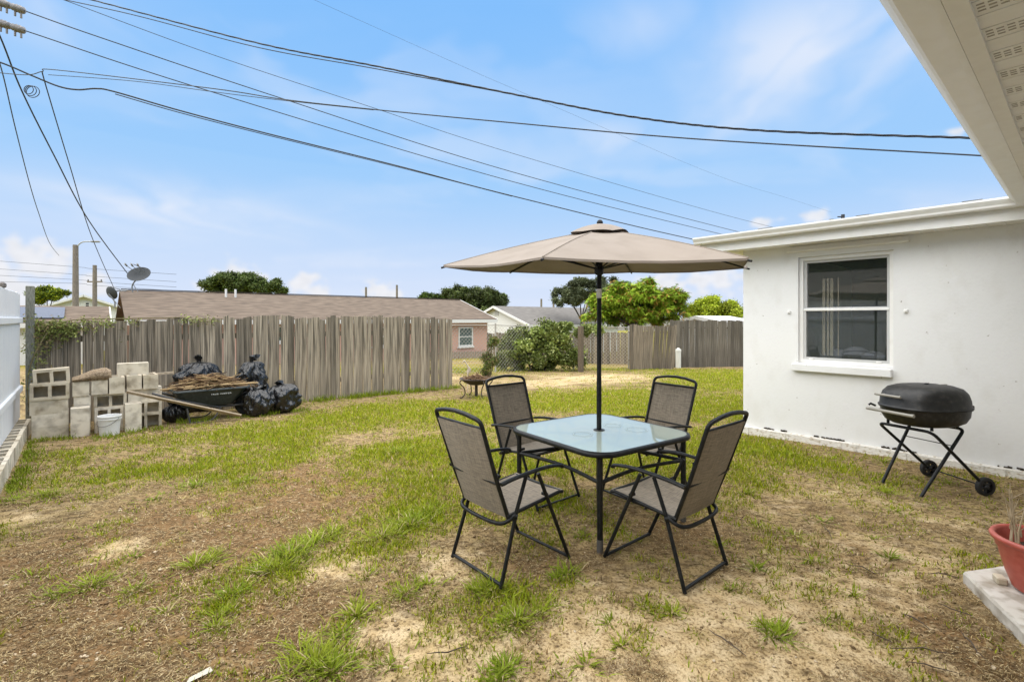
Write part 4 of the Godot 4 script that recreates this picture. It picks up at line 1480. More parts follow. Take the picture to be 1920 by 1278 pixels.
	bar(st, Vector3(0.57, 0.49, -0.16), Vector3(0.74, 0.14, -0.16), 0.012, 0.1, Vector3(0, 0, 1))
	done("nose_guard", st, flat("guard_grey", lin(0.045, 0.05, 0.055), 0.5), b)
	# white lettering on the tray side
	var tm := TextMesh.new()
	tm.text = "TRUE TEMPER"
	tm.font_size = 32
	tm.pixel_size = 0.0013
	tm.depth = 0.002
	var sf := SystemFont.new()
	sf.font_names = PackedStringArray(["Droid Sans"])
	sf.font_weight = 800
	tm.font = sf
	var txt := put("lettering", tm, flat("letter_white", lin(0.75, 0.75, 0.73), 0.6), b)
	txt.position = Vector3(0.13, 0.415, 0.268)
	txt.rotation = Vector3(-0.40, 0, 0)
	# heap of sticks
	st = new_st()
	rng.seed = 66
	var cols := [[0.17, 0.105, 0.055], [0.26, 0.175, 0.095], [0.075, 0.05, 0.033], [0.37, 0.265, 0.14]]
	for k in 520:
		var q: Array = cols[rng.randi_range(0, 3)]
		st.set_color(Color(q[0], q[1], q[2]))
		var cx := rng.randfn() * 0.22 + 0.05
		var cz := rng.randf_range(-0.24, 0.24)
		var top := 0.21 * exp(-cx * cx / 0.10) * (1.0 - absf(cz) * 1.5)
		var y := rim - 0.03 + rng.randf_range(0.0, maxf(top, 0.02) + 0.02)
		var l := rng.randf_range(0.1, 0.5)
		var an := rng.randfn() * 0.6
		var dv := Vector3(cos(an), rng.randfn() * 0.15, sin(an)) * l / 2
		var c := Vector3(clampf(cx, -0.4, 0.5), y, cz)
		tube(st, [c - dv, c + Vector3(0, rng.randf_range(-0.02, 0.03), 0), c + dv], [0.006, rng.randf_range(0.004, 0.009), 0.003], 5)
	for e in [[-0.62, 0.53, 0.2, -0.2, 0.545, 0.22, 0.011], [0.1, 0.545, 0.27, 0.63, 0.535, 0.30, 0.012], [-0.35, 0.52, 0.26, 0.2, 0.55, 0.25, 0.01], [-0.1, 0.60, 0.1, 0.28, 0.63, 0.12, 0.01], [-0.5, 0.56, 0.1, 0.1, 0.62, -0.05, 0.009]]:
		st.set_color(Color(0.40, 0.29, 0.16))
		tube(st, [Vector3(e[0], e[1], e[2]), Vector3(e[3], e[4], e[5])], e[6], 6)
	var heap := done("stick_heap", st, tinted("stick", 0.95), self)
	heap.position = org
	stuff(heap)
	tag(heap, "heap of broken sticks and brush filling the wheelbarrow", "brush")
	# hose end and clutter under the barrow
	# fire pit with garden waste
	var fp := px(893, 744)
	var f := thing("fire_pit", "rusty black fire pit bowl on curled iron legs at the fence end", "fire pit", fp)
	var iron := rough_mat("rusty_iron", [lin(0.015, 0.013, 0.012), lin(0.04, 0.03, 0.024), lin(0.10, 0.055, 0.03)], 0.04, Vector3(3, 3, 3), 0.7)
	st = new_st()
	lathe(st, [Vector2(0.03, 0.24), Vector2(0.14, 0.255), Vector2(0.24, 0.30), Vector2(0.31, 0.36), Vector2(0.345, 0.37), Vector2(0.345, 0.38), Vector2(0.30, 0.378), Vector2(0.2, 0.33)], 32)
	done("bowl", st, iron, f)
	for k in 4:
		var d := (rgt * cos(0.5 + k * PI / 2) + fwd * sin(0.5 + k * PI / 2))
		st = new_st()
		tube(st, smooth_path([d * 0.33 + Vector3.UP * 0.36, d * 0.36 + Vector3.UP * 0.30, d * 0.27 + Vector3.UP * 0.2, d * 0.25 + Vector3.UP * 0.08, d * 0.33 + Vector3.UP * 0.0, d * 0.36 + Vector3.UP * 0.02], 4), 0.011, 6)
		done("leg", st, iron, f)
	st = new_st()
	tube(st, [Vector3(0, 0.25, 0), Vector3(0, 0.02, 0)], 0.03, 8)
	done("drum", st, iron, f)
	st = new_st()
	rng.seed = 67
	for k in 140:
		var a := rng.randf() * TAU
		var r := rng.randf() * 0.27
		var c := Vector3(cos(a) * r, 0.36 + (0.27 - r) * 0.35 * rng.randf() + 0.01, sin(a) * r)
		var dv := Vector3(rng.randfn(), rng.randfn() * 0.3, rng.randfn()).normalized() * rng.randf_range(0.04, 0.13)
		var q := rng.randf()
		st.set_color(Color(0.13, 0.075, 0.045).lerp(Color(0.30, 0.2, 0.12), q))
		tube(st, [c - dv, c + dv], 0.006, 4)
	var waste := done("garden_waste", st, tinted("stick", 0.95), self)
	waste.position = fp
	stuff(waste)
	tag(waste, "brown dead twigs heaped in the fire pit bowl", "brush")
	# white ornament bird and the pipe by the far fence
	var g := thing("garden_ornament", "small pale curved garden bird ornament standing behind the fire pit", "ornament", px(877, 735))
	st = new_st()
	var om := flat("ornament_pale", lin(0.5, 0.42, 0.34), 0.7)
	tube(st, smooth_path([Vector3(0, 0.0, 0), Vector3(0, 0.38, 0), rgt * 0.03 + Vector3.UP * 0.5, rgt * -0.03 + Vector3.UP * 0.62, rgt * -0.07 + Vector3.UP * 0.68, rgt * -0.12 + Vector3.UP * 0.64], 4), [0.008, 0.008, 0.008, 0.008, 0.01, 0.03, 0.045, 0.05, 0.04, 0.025, 0.018, 0.014, 0.013, 0.012, 0.012, 0.014, 0.024, 0.022, 0.016, 0.008, 0.003], 8)
	done("body", st, om, g)
	var pp := px(1272, 689)
	var t := thing("white_pipe", "white plastic pipe with a cap standing against the far fence", "pipe", pp)
	st = new_st()
	var wp := flat("pipe_white", lin(0.68, 0.68, 0.62), 0.5)
	lathe(st, [Vector2(0.10, -0.1), Vector2(0.105, 0.66), Vector2(0.09, 0.68)], 18)
	done("tube", st, wp, t)
	st = new_st()
	lathe(st, [Vector2(0.113, 0.62), Vector2(0.115, 0.70), Vector2(0.1, 0.73), Vector2(0.05, 0.735), Vector2(0.045, 0.78), Vector2(0.001, 0.785)], 18)
	done("cap", st, wp, t)

# ================================================================ wires, poles, dishes
func on_line(u: float, v: float, a: Vector3, b: Vector3) -> Vector3:   # the point above the plan line a-b that the pixel shows
	var k := (u - 960.0) / FOCAL
	var la := rgt.dot(a)
	var lb := rgt.dot(b)
	var da := fwd.dot(a)
	var db := fwd.dot(b)
	var t := (k * da - la) / ((lb - la) - k * (db - da))
	return at(u, v, lerpf(da, db, t))

func wire(label: String, pts: Array, d0: float, d1: float, r: float, twist := 0) -> Node3D:
	var n := pts.size()
	var a := at(pts[0][0], 0, d0)
	var b := at(pts[n - 1][0], 0, d1)
	var p := []
	for e in pts: p.append(on_line(e[0], e[1], a, b))
	var path := smooth_path(p, 10)
	var m := flat("cable", lin(0.03, 0.035, 0.045), 0.6)
	var t := thing("overhead_wire", label, "wire", Vector3.ZERO, 0.0, "overhead wires")
	var st := new_st()
	if twist == 0:
		tube(st, path, r, 6)
	else:
		path = smooth_path(p, 60)
		for s in twist:
			var q := []
			for i in path.size():
				var w := i * 0.33 + TAU * s / twist
				q.append(path[i] + Vector3(0, cos(w), 0) * r * 1.2 + fwd * sin(w) * r * 1.2)
			tube(st, q, r, 5)
	done("cable", st, m, t)
	return t

func insulators(t: Node3D, a: Vector3, b: Vector3) -> void:
	var m := flat("insulator_grey", lin(0.20, 0.19, 0.19), 0.5)
	var dir := (b - a).normalized()
	var bas := Basis(dir.cross(Vector3.UP).normalized(), dir, dir.cross(Vector3.UP).normalized().cross(dir))
	for k in 3:
		var c := a.lerp(b, [0.06, 0.3, 0.8][k])
		var st := new_st()
		lathe(st, [Vector2(0.02, -0.12), Vector2(0.07, -0.1), Vector2(0.05, -0.06), Vector2(0.08, -0.03), Vector2(0.05, 0.0), Vector2(0.08, 0.03), Vector2(0.05, 0.06), Vector2(0.07, 0.1), Vector2(0.02, 0.12)], 10, Transform3D(bas, c))
		for q in [-0.06, 0.06]: tube(st, [c + dir * q, c + dir * q + Vector3.DOWN * 0.17], 0.02, 6)
		done("insulator", st, m, t)
	var st := new_st()
	tube(st, [a, b], 0.02, 6)
	done("strain_rod", st, m, t)

func pole(label: String, p: Vector3, top: float, r: float, arms: Array) -> Node3D:
	var t := thing("utility_pole", label, "pole", gp(p.x, p.z), 0.0, "wooden utility poles")
	var m := rough_mat("pole_wood", [lin(0.11, 0.09, 0.075), lin(0.21, 0.18, 0.15), lin(0.27, 0.235, 0.20)], 0.03, Vector3(3, 0.25, 3), 0.95)
	var st := new_st()
	var g := ground_y(p.x, p.z)
	tube(st, [Vector3(0, -0.3, 0), Vector3(0, (top - g) * 0.5, 0), Vector3(0, top - g, 0)], [r * 1.2, r * 1.05, r * 0.9], 12)
	done("shaft", st, m, t)
	for a in arms:
		st = new_st()
		bar(st, Vector3(0, a[0] - g, 0) - rgt * a[1], Vector3(0, a[0] - g, 0) + rgt * a[1], 0.08, 0.09)
		done("crossarm", st, m, t)
		for s in [-1.0, 1.0]:
			st = new_st()
			tube(st, [Vector3(0, a[0] - g, 0) + rgt * a[1] * s * 0.9, Vector3(0, a[0] - g + 0.16, 0) + rgt * a[1] * s * 0.9], 0.04, 8)
			done("pin_insulator", st, flat("insulator_grey", lin(0.2, 0.19, 0.19), 0.5), t)
	return t

func build_wires() -> void:
	var near := at(-75, 0, 10.0)
	pole("stout wooden utility pole beyond the white vinyl fence where the overhead wires meet", near, 9.2, 0.15, [[8.1, 0.5], [7.55, 0.4]])
	var far := at(1560, 0, 27.0)
	pole("wooden utility pole hidden behind the white house", far, 6.9, 0.13, [[5.6, 0.6]])
	wire("thin wire highest of those running behind the umbrella towards the house roof", [[-75, -72], [120, 0], [400, 103], [700, 202], [960, 287], [1360, 403], [1560, 452]], 10, 27, 0.007)
	var a := wire("wire with grey strain insulators, upper of the two insulated wires", [[-75, -22], [45, 20], [190, 71], [530, 185], [960, 322], [1375, 432], [1560, 476]], 10, 27, 0.011)
	insulators(a, at(-10, 1, 10.1), at(44, 20, 10.15))
	var b := wire("wire with grey strain insulators, lower of the two insulated wires", [[-75, 18], [45, 57], [400, 173], [960, 340], [1345, 437], [1560, 488]], 10, 27, 0.011)
	insulators(b, at(-10, 40, 10.1), at(44, 57, 10.15))
	var c := wire("thick telephone cable dipping with a coil near the pole and passing over the umbrella", [[-75, 95], [0, 117], [60, 142], [110, 162], [145, 168], [180, 166], [215, 172], [340, 208], [500, 250], [750, 312], [960, 367], [1293, 447], [1560, 500]], 10, 27, 0.017)
	var st := new_st()
	for k in 3:
		var o := at(53 + k * 4, 168 + k * 2, 10.5)
		var q := []
		for i in 20: q.append(o + rgt * cos(TAU * i / 20.0) * (0.10 + k * 0.02) + Vector3.UP * sin(TAU * i / 20.0) * (0.09 + k * 0.015))
		tube(st, q, 0.008, 5, false, true)
	done("cable_coil", st, flat("cable", lin(0.03, 0.035, 0.045), 0.6), c)
	wire("lower strand lashed under the thick telephone cable", [[215, 176], [340, 212], [500, 253], [750, 314], [960, 368]], 12.2, 21.0, 0.012)
	wire("heavy twisted service cable sweeping to the near house eave", [[-75, -62], [172, 0], [480, 80], [700, 123], [960, 176], [1180, 218], [1420, 244], [1812, 258], [1965, 262]], 10, 4.5, 0.0058, 3)
	wire("second strand just under the heavy twisted service cable", [[-75, -40], [225, 22], [480, 88], [700, 128], [985, 181]], 10, 8.2, 0.008)
	wire("plain service wire running level below the twisted cable to the near house eave", [[-75, 128], [40, 140], [78, 134], [105, 131], [400, 166], [530, 186], [700, 205], [960, 230], [1300, 260], [1830, 291], [1965, 298]], 10, 4.5, 0.0075)
	wire("slack companion of the level service wire", [[90, 140], [250, 152], [400, 172], [530, 188], [700, 206]], 9.8, 8.5, 0.006)
	wire("thin wire crossing high above the middle of the yard", [[420, -80], [590, 0], [880, 130], [960, 165], [1335, 325], [1480, 372], [1560, 398]], 12, 27, 0.003)
	wire("thick drop cable falling from the pole to the satellite dish", [[-60, -60], [0, 70], [40, 170], [100, 290], [165, 412], [238, 512]], 10, 20.5, 0.018)
	wire("thin drop wire hanging beside the thick drop cable to the brown roof", [[78, 134], [88, 170], [130, 310], [170, 440], [213, 540]], 10.1, 20.5, 0.011)
	wire("dashed looking drop wire left of the thick drop cable", [[-30, 40], [2, 130], [28, 240], [55, 345], [72, 400], [92, 455], [110, 479]], 10, 34, 0.013)
	# the service mast on the near roof
	var mp := at(1965, 280, 4.5)
	var mast := thing("service_mast", "grey metal service mast rising from the near roof", "mast", Vector3(mp.x, 2.55, mp.z))
	st = new_st()
	tube(st, [Vector3.ZERO, Vector3(0, 0.65, 0)], 0.03, 10)
	done("pipe", st, flat("mast_grey", lin(0.4, 0.4, 0.4), 0.5, 0.3), mast)
	# poles beyond the board fence
	var lp := at(141, 0, 30.0)
	var top := at(141, 459, 30.0).y
	var l := pole("tall utility pole with a curved street lamp arm beyond the board fence", lp, top, 0.15, [])
	st = new_st()
	var o := Vector3(0, top - ground_y(lp.x, lp.z), 0)
	tube(st, smooth_path([o + Vector3.DOWN * 0.25, o + rgt * 0.15 + Vector3.DOWN * 0.02, o + rgt * 0.45 + Vector3.UP * 0.18, o + rgt * 1.15 + Vector3.UP * 0.22], 5), 0.035, 8)
	done("lamp_arm", st, flat("mast_grey", lin(0.4, 0.4, 0.4), 0.5, 0.3), l)
	st = new_st()
	cbox(st, o + rgt * 1.2 + Vector3.UP * 0.2, Vector3(0.5, 0.09, 0.2), 0.03, Basis(Vector3.UP, -YAW))
	done("lamp_head", st, flat("lamp_grey", lin(0.25, 0.25, 0.26), 0.5), l)
	pole("slimmer utility pole with a small crossarm beyond the board fence", at(177, 0, 34.0), at(177, 497, 34.0).y, 0.13, [[at(177, 528, 34.0).y, 0.5]])
	for e in [[686, 538, 62.0, "shorter"], [744, 534, 62.0, "taller"]]:
		pole(e[3] + " of two thin distant poles behind the brown roof", at(e[0], 0, e[2]), at(e[0], e[1], e[2]).y, 0.14, [])
	for e in [[1015, 560, 70.0, "thinner"], [1038, 557, 70.0, "stouter"]]:
		pole(e[3] + " of two distant poles behind the grey roofed house", at(e[0], 0, e[2]), at(e[0], e[1], e[2]).y, 0.15, [])
	var k := 0
	for e in [[[-60, 485], [141, 500], 34.0], [[-60, 500], [141, 514], 34.0], [[-60, 513], [141, 524], 34.0], [[-60, 527], [141, 531], 34.0]]:
		wire(["topmost", "second", "third", "lowest"][k] + " of four level wires ending at the pole with the street lamp", [e[0], e[1], [177, e[1][1] + 4], [330, e[1][1] + 14]], e[2], e[2], 0.012)
		k += 1

func dish(label: String, c: Vector3, r: float, nrm: Vector3, foot: Vector3) -> void:
	var t := thing("satellite_dish", label, "satellite dish", foot, 0.0, "satellite dishes at the brown roof's end")
	var m := flat("dish_grey", lin(0.035, 0.04, 0.045), 0.7)
	var pos := c - foot
	var x := nrm.cross(Vector3.UP).normalized()
	var bas := Basis(x, nrm, x.cross(nrm))
	var st := new_st()
	var tf := Transform3D(bas * Basis.from_scale(Vector3(1.0, 1.0, 0.9)), pos)
	lathe(st, [Vector2(0.001, -0.10 * r / 0.4), Vector2(r * 0.5, -0.075 * r / 0.4), Vector2(r * 0.85, -0.02 * r / 0.4), Vector2(r, 0.02), Vector2(r * 0.98, 0.03), Vector2(r * 0.5, -0.055 * r / 0.4), Vector2(0.001, -0.085 * r / 0.4)], 32, tf)
	done("reflector", st, m, t)
	st = new_st()
	var steel := flat("dish_steel", lin(0.22, 0.23, 0.24), 0.5)
	tube(st, smooth_path([Vector3.DOWN * 0.05, Vector3.UP * pos.y * 0.4, pos - nrm * 0.12], 4), 0.028, 8)
	tube(st, [Vector3.DOWN * 0.05 + rgt * 0.25, Vector3.UP * pos.y * 0.45], 0.015, 6)
	done("mast", st, steel, t)
	st = new_st()
	var tip := pos + nrm * r * 1.25 - bas.z * r * 0.1
	tube(st, [pos + bas.z * r * 0.85, tip + bas.z * r * 0.25], 0.018, 6)
	for q in [-1.0, 0.0, 1.0]:
		tube(st, [pos + bas.x * q * r * 0.4 + bas.z * r * 0.3, tip + bas.x * q * 0.22], 0.014, 6)
		tube(st, [tip + bas.x * q * 0.22, tip + bas.x * q * 0.24 + nrm * 0.16], 0.035, 8)
	done("feed_arm", st, steel, t)

# ================================================================ houses beyond
func gable_house(called: String, label: String, x0: float, x1: float, z0: float, z1: float, gy: float, eave: float, ridge: float, along_x: bool, wm: Material, rm: Material, tm: Material, over := 0.4) -> Node3D:
	var h := thing(called, label, "house", Vector3((x0 + x1) / 2, gy, (z0 + z1) / 2))
	var c := h.position
	var st := new_st()
	var b := [Vector3(x0, gy - 0.5, z1), Vector3(x1, gy - 0.5, z1), Vector3(x1, gy - 0.5, z0), Vector3(x0, gy - 0.5, z0)]
	for i in 4:
		var p: Vector3 = b[i] - c
		var q: Vector3 = b[(i + 1) % 4] - c
		quad(st, p, q, Vector3(q.x, eave - gy, q.z), Vector3(p.x, eave - gy, p.z))
	var xm := (x0 + x1) / 2
	var zm := (z0 + z1) / 2
	var gw := []
	if along_x: gw = [[Vector3(x0, eave, z0), Vector3(x0, eave, z1), Vector3(x0, ridge - 0.1, zm)], [Vector3(x1, eave, z1), Vector3(x1, eave, z0), Vector3(x1, ridge - 0.1, zm)]]
	else: gw = [[Vector3(x0, eave, z1), Vector3(x1, eave, z1), Vector3(xm, ridge - 0.1, z1)], [Vector3(x1, eave, z0), Vector3(x0, eave, z0), Vector3(xm, ridge - 0.1, z0)]]
	for g in gw: tri(st, g[0] - c, g[1] - c, g[2] - c)
	done("wall", st, wm, h)
	# roof slabs and fascias
	var half := ((z1 - z0) if along_x else (x1 - x0)) / 2.0
	var slope := (ridge - eave) / half
	for s in [-1.0, 1.0]:
		var r0: Vector3
		var r1: Vector3
		var e0: Vector3
		var e1: Vector3
		if along_x:
			r0 = Vector3(x0 - over, ridge, zm); r1 = Vector3(x1 + over, ridge, zm)
			e0 = Vector3(x0 - over, eave - slope * over, zm + s * (half + over)); e1 = Vector3(x1 + over, eave - slope * over, zm + s * (half + over))
		else:
			r0 = Vector3(xm, ridge, z0 - over); r1 = Vector3(xm, ridge, z1 + over)
			e0 = Vector3(xm + s * (half + over), eave - slope * over, z0 - over); e1 = Vector3(xm + s * (half + over), eave - slope * over, z1 + over)
		st = new_st()
		var dn := Vector3.DOWN * 0.1
		var pts := [r0 - c, r1 - c, e1 - c, e0 - c]
		hexa(st, [pts[0] + dn, pts[1] + dn, pts[2] + dn, pts[3] + dn, pts[0], pts[1], pts[2], pts[3]])
		done("roof", st, rm, h)
		st = new_st()
		bar(st, e0 - c + Vector3.DOWN * 0.11, e1 - c + Vector3.DOWN * 0.11, 0.03, 0.2) if false else box(st, (e0 + e1) / 2 - c + Vector3.DOWN * 0.13, Vector3(absf(e1.x - e0.x) + 0.03, 0.2, absf(e1.z - e0.z) + 0.03))
		if called != "pink_house": bar(st, r0 - c + dn * 0.9, e0 - c + dn * 0.9, 0.05, 0.18)
		bar(st, r1 - c + dn * 0.9, e1 - c + dn * 0.9, 0.05, 0.18)
		done("fascia", st, tm, h)
	return h

func win(h: Node3D, a: Vector3, b: Vector3, facing: Vector3, fm: Material, gm: Material) -> void:   # a, b opposite corners on the wall (world)
	var c := (a + b) / 2.0 - h.position
	var s := (b - a).abs()
	var along := s.x if absf(facing.z) > 0.5 else s.z
	var right := Vector3.UP.cross(facing)
	var st := new_st()
	var t := 0.07
	for q in [-1.0, 1.0]:
		box(st, c + facing * 0.03 + right * q * (along / 2), Vector3(t, s.y + t, 0.06), Basis(right, Vector3.UP, facing))
		box(st, c + facing * 0.03 + Vector3.UP * q * (s.y / 2), Vector3(along - t, t, 0.06), Basis(right, Vector3.UP, facing))
	box(st, c + facing * 0.025, Vector3(along - t, t * 0.7, 0.05), Basis(right, Vector3.UP, facing))
	var w := done("window", st, fm, h)
	st = new_st()
	box(st, c + facing * 0.008, Vector3(along, s.y, 0.012), Basis(right, Vector3.UP, facing))
	done("pane", st, gm, w)
	st = new_st()
	box(st, c + facing * 0.05 + Vector3.DOWN * (s.y / 2 + 0.09), Vector3(along + 0.2, 0.1, 0.1), Basis(right, Vector3.UP, facing))
	done("sill", st, fm, w)

func build_neighbours() -> void:
	var white := rough_mat("far_white", [lin(0.66, 0.655, 0.64), lin(0.76, 0.755, 0.74)], 0.02, Vector3(1, 1, 1), 0.8)
	var glass := flat("far_glass", lin(0.06, 0.10, 0.095), 0.08)
	var dark := flat("far_dark_glass", lin(0.03, 0.03, 0.035), 0.1)
	var brownroof := rough_mat("brown_shingle", [lin(0.062, 0.044, 0.031), lin(0.11, 0.079, 0.056), lin(0.15, 0.11, 0.079), lin(0.205, 0.154, 0.112)], 0.03, Vector3(0.07, 0.2, 0.32), 0.95, 0.3, 5, true, 101)
	var greyroof := rough_mat("grey_shingle", [lin(0.11, 0.10, 0.09), lin(0.19, 0.175, 0.16)], 0.03, Vector3(0.08, 0.2, 0.3), 0.95, 0.3, 5, true, 102)
	var pink := rough_mat("pink_stucco", [lin(0.54, 0.315, 0.245), lin(0.60, 0.365, 0.29)], 0.02, Vector3(1, 1, 1), 0.9)
	# pink house: its front wall faces the yard
	var p := gable_house("pink_house", "pink stucco house with a long brown shingle roof behind the board fence", 1.6, 19.2, -32.0, -24.7, ground_y(16.0, -24.7), 1.62, 2.80, true, pink, brownroof, white, 0.45)
	win(p, on_z(860, 648, -24.7), on_z(885, 614, -24.7), Vector3.BACK, white, glass)
	win(p, on_z(700, 648, -24.7), on_z(725, 614, -24.7), Vector3.BACK, white, glass)
	win(p, on_z(500, 640, -24.7), on_z(535, 612, -24.7), Vector3.BACK, white, glass)
	var st := new_st()
	bar(st, Vector3(1.2, 2.83, -28.35) - p.position, Vector3(19.6, 2.83, -28.35) - p.position, 0.2, 0.03)
	done("ridge_cap", st, flat("ridge_dark", lin(0.07, 0.055, 0.045), 0.95), p)
	for e in [442, 424]:
		var v := on_z(e, 553, -27.5)
		st = new_st()
		tube(st, [Vector3(v.x, 2.4, -27.6) - p.position, Vector3(v.x, 2.95, -27.6) - p.position], 0.05, 8)
		done("vent_pipe", st, white, p)
	# picket skirting before the pink wall
	var sk := thing("low_picket_fence", "low brown picket fence along the foot of the pink wall", "fence")
	var pm: Material = grey_wood("old_board", 5, 0.0, 1.05)[2]
	var x := 14.5
	while x < 19.4:
		st = new_st()
		var g := ground_y(x, -24.4)
		box(st, Vector3(x, g + 0.16, -24.4), Vector3(0.11, 0.52, 0.03))
		done("picket", st, pm, sk)
		x += 0.17
	st = new_st()
	bar(st, gp(14.4, -24.44, 0.3), gp(19.4, -24.44, 0.3), 0.06, 0.04)
	done("rail", st, pm, sk)
	# white house with the grey roof
	var w := gable_house("white_gable_house", "white gabled house with a grey shingle roof beyond the chain link fence", 25.3, 36.0, -35.2, -27.4, ground_y(28.0, -29.0), 1.2, 2.52, true, white, greyroof, white, 0.4)
	st = new_st()
	box(st, Vector3(25.28, 2.0, -31.3) - w.position, Vector3(0.04, 0.5, 0.5))
	done("gable_vent", st, flat("louvre", lin(0.45, 0.45, 0.44), 0.7), w)
	win(w, Vector3(25.3, -0.3, -30.0), Vector3(25.3, 0.7, -29.0), Vector3.LEFT, white, dark)
	# grey board fence in front of it
	far_fence("board_fence", "low grey board fence seen through the chain link wire", px(900, 690) + fwd * 5.0, px(1250, 690) + fwd * 3.0, 1.5, 0.0, 0.0, grey_wood("brown_board", 4, 0.02, 0.95), 55)
	# far white house, left
	var f := gable_house("far_white_house", "white gabled house with dark windows beyond the two utility poles", -2.6, 2.3, -66.0, -59.3, ground_y(0.0, -59.0), 2.7, 3.65, false, white, greyroof, white, 0.4)
	for q in [[134, 574, 144, 568], [159, 576, 167, 567], [150, 594, 172, 586], [181, 596, 185, 580], [190, 596, 194, 580]]:
		win(f, on_z(q[0], q[1], -59.3), on_z(q[2], q[3], -59.3), Vector3.BACK, white, dark)
	var so := at(88, 585, 22.0)
	var s := gable_house("solar_roof_house", "low brown roofed house with a blue solar panel facing the yard", so.x - 4.0, so.x + 1.9, so.z - 4.2, so.z + 0.2, ground_y(so.x, so.z), 1.42, 2.1, true, white, brownroof, white, 0.3)
	st = new_st()
	var sl := atan2(0.68, 2.2)
	box(st, Vector3(0.3, 1.42 + 0.30 + 0.05 - s.position.y, 1.2), Vector3(2.6, 0.04, 1.7), Basis(Vector3.RIGHT, sl))
	done("solar_panel", st, flat("solar_blue", lin(0.04, 0.06, 0.11), 0.55), s)
	# a low white roof behind the far fence
	var wr := at(1332, 596, 27.0)
	gable_house("white_shed", "low white roofed shed just showing over the far grey fence", wr.x - 2.3, wr.x + 1.0, wr.z - 1.0, wr.z + 2.0, ground_y(wr.x, wr.z), 1.35, 1.64, true, white, white, white, 0.2)
	# neighbour past the vinyl fence (it shows in the window's reflection)
	var nb := gable_house("neighbour_house", "pale roofed house beyond the vinyl fence that the window reflects", -19.0, -12.0, -14.0, 4.0, -0.1, 2.5, 3.9, false, white, greyroof, white, 0.5)
	win(nb, Vector3(-12.0, 0.9, -8.0), Vector3(-12.0, 2.0, -6.8), Vector3.RIGHT, white, dark)
	# dishes
	dish("large grey satellite dish tilted on a mast at the brown roof's ridge", at(260, 514, 22.0), 0.46, (rgt * 0.12 + Vector3.UP * 0.5 - fwd * 0.65).normalized(), Vector3(at(248, 545, 22.0).x, 2.72, at(248, 545, 22.0).z))
	dish("small grey satellite dish hanging at the brown roof's gable", at(208, 549, 21.0), 0.31, (rgt * 0.25 + Vector3.UP * 0.3 + fwd * 0.8).normalized(), at(214, 575, 21.0))

# ================================================================ plants
func leaf_cluster(n: int, len: float, wid: float, sd: int, droop := 0.0) -> Mesh:
	var r := RandomNumberGenerator.new()
	r.seed = sd
	var st := new_st()
	for k in n:
		var b := rb(r.randf() * TAU, r.randf_range(-1.0, 0.5) - droop, r.randf_range(-0.8, 0.8))
		var o := Vector3(r.randfn(), r.randfn(), r.randfn()) * len * 0.55
		var l := len * r.randf_range(0.7, 1.2)
		var w := wid * r.randf_range(0.8, 1.2)
		var a := o
		var m1 := o + b * Vector3(w / 2, l * 0.03, -l * 0.45)
		var m2 := o + b * Vector3(-w / 2, l * 0.03, -l * 0.45)
		var e := o + b * Vector3(0, -l * 0.08, -l)
		tri(st, a, m1, e)
		tri(st, a, e, m2)
	return st.commit()

func frond(len: float, pairs: int, lw: float) -> Mesh:   # a pinnate leaf bending down towards its tip
	var st := new_st()
	var p := func(t): return Vector3(0, -0.55 * len * t * t + 0.1 * len * t, -len * t * 0.85)
	for k in pairs:
		var t := (k + 1.0) / pairs
		var o: Vector3 = p.call(t)
		var o2: Vector3 = p.call(minf(t + 0.9 / pairs, 1.05))
		for s in [-1.0, 1.0]:
			var tip := o + Vector3(s * lw * (1.1 - 0.5 * t), -lw * 0.35, -lw * 0.35)
			tri(st, o, tip, o2) if s < 0 else tri(st, o, o2, tip)
	return st.commit()

# crown: lobes are [centre, radius vector]; leaves sit in shells of small clumps so that gaps and shade appear
func crown(t: Node3D, lobes: Array, n: int, mesh: Mesh, size: float, cols: Array, m: Material, sd: int, shell := 0.55) -> void:
	var r := RandomNumberGenerator.new()
	r.seed = sd
	var where := []
	var tint := []
	var clumps := []
	var vol := 0.0
	for l in lobes: vol += l[1].x * l[1].y
	for l in lobes:
		var nc := maxi(5, int(n / 75.0 * l[1].x * l[1].y / vol))
		for k in nc:
			var d := Vector3(r.randfn(), r.randfn(), r.randfn()).normalized()
			clumps.append([l[0] + d * l[1] * (r.randf_range(shell, 1.0) if r.randf() < 0.75 else r.randf_range(1.0, 1.3)), minf(l[1].x, l[1].y) * r.randf_range(0.16, 0.46), r.randf()])
	for k in n:
		var c: Array = clumps[r.randi_range(0, clumps.size() - 1)]
		var p: Vector3 = c[0] + Vector3(r.randfn(), r.randfn() * 0.7, r.randfn()) * c[1] * 0.62
		var s := size * r.randf_range(0.7, 1.35)
		where.append(Transform3D(rb(r.randf() * TAU, r.randfn() * 0.5, r.randfn() * 0.5).scaled(Vector3(s, s, s)), p))
		var q: Color = cols[r.randi_range(0, cols.size() - 1)]
		var j: float = 0.55 + 0.7 * c[2] + r.randfn() * 0.14
		tint.append(Color(q.r * j, q.g * j, q.b * j))
	stuff(copies("crown", mesh, m, where, tint, t))

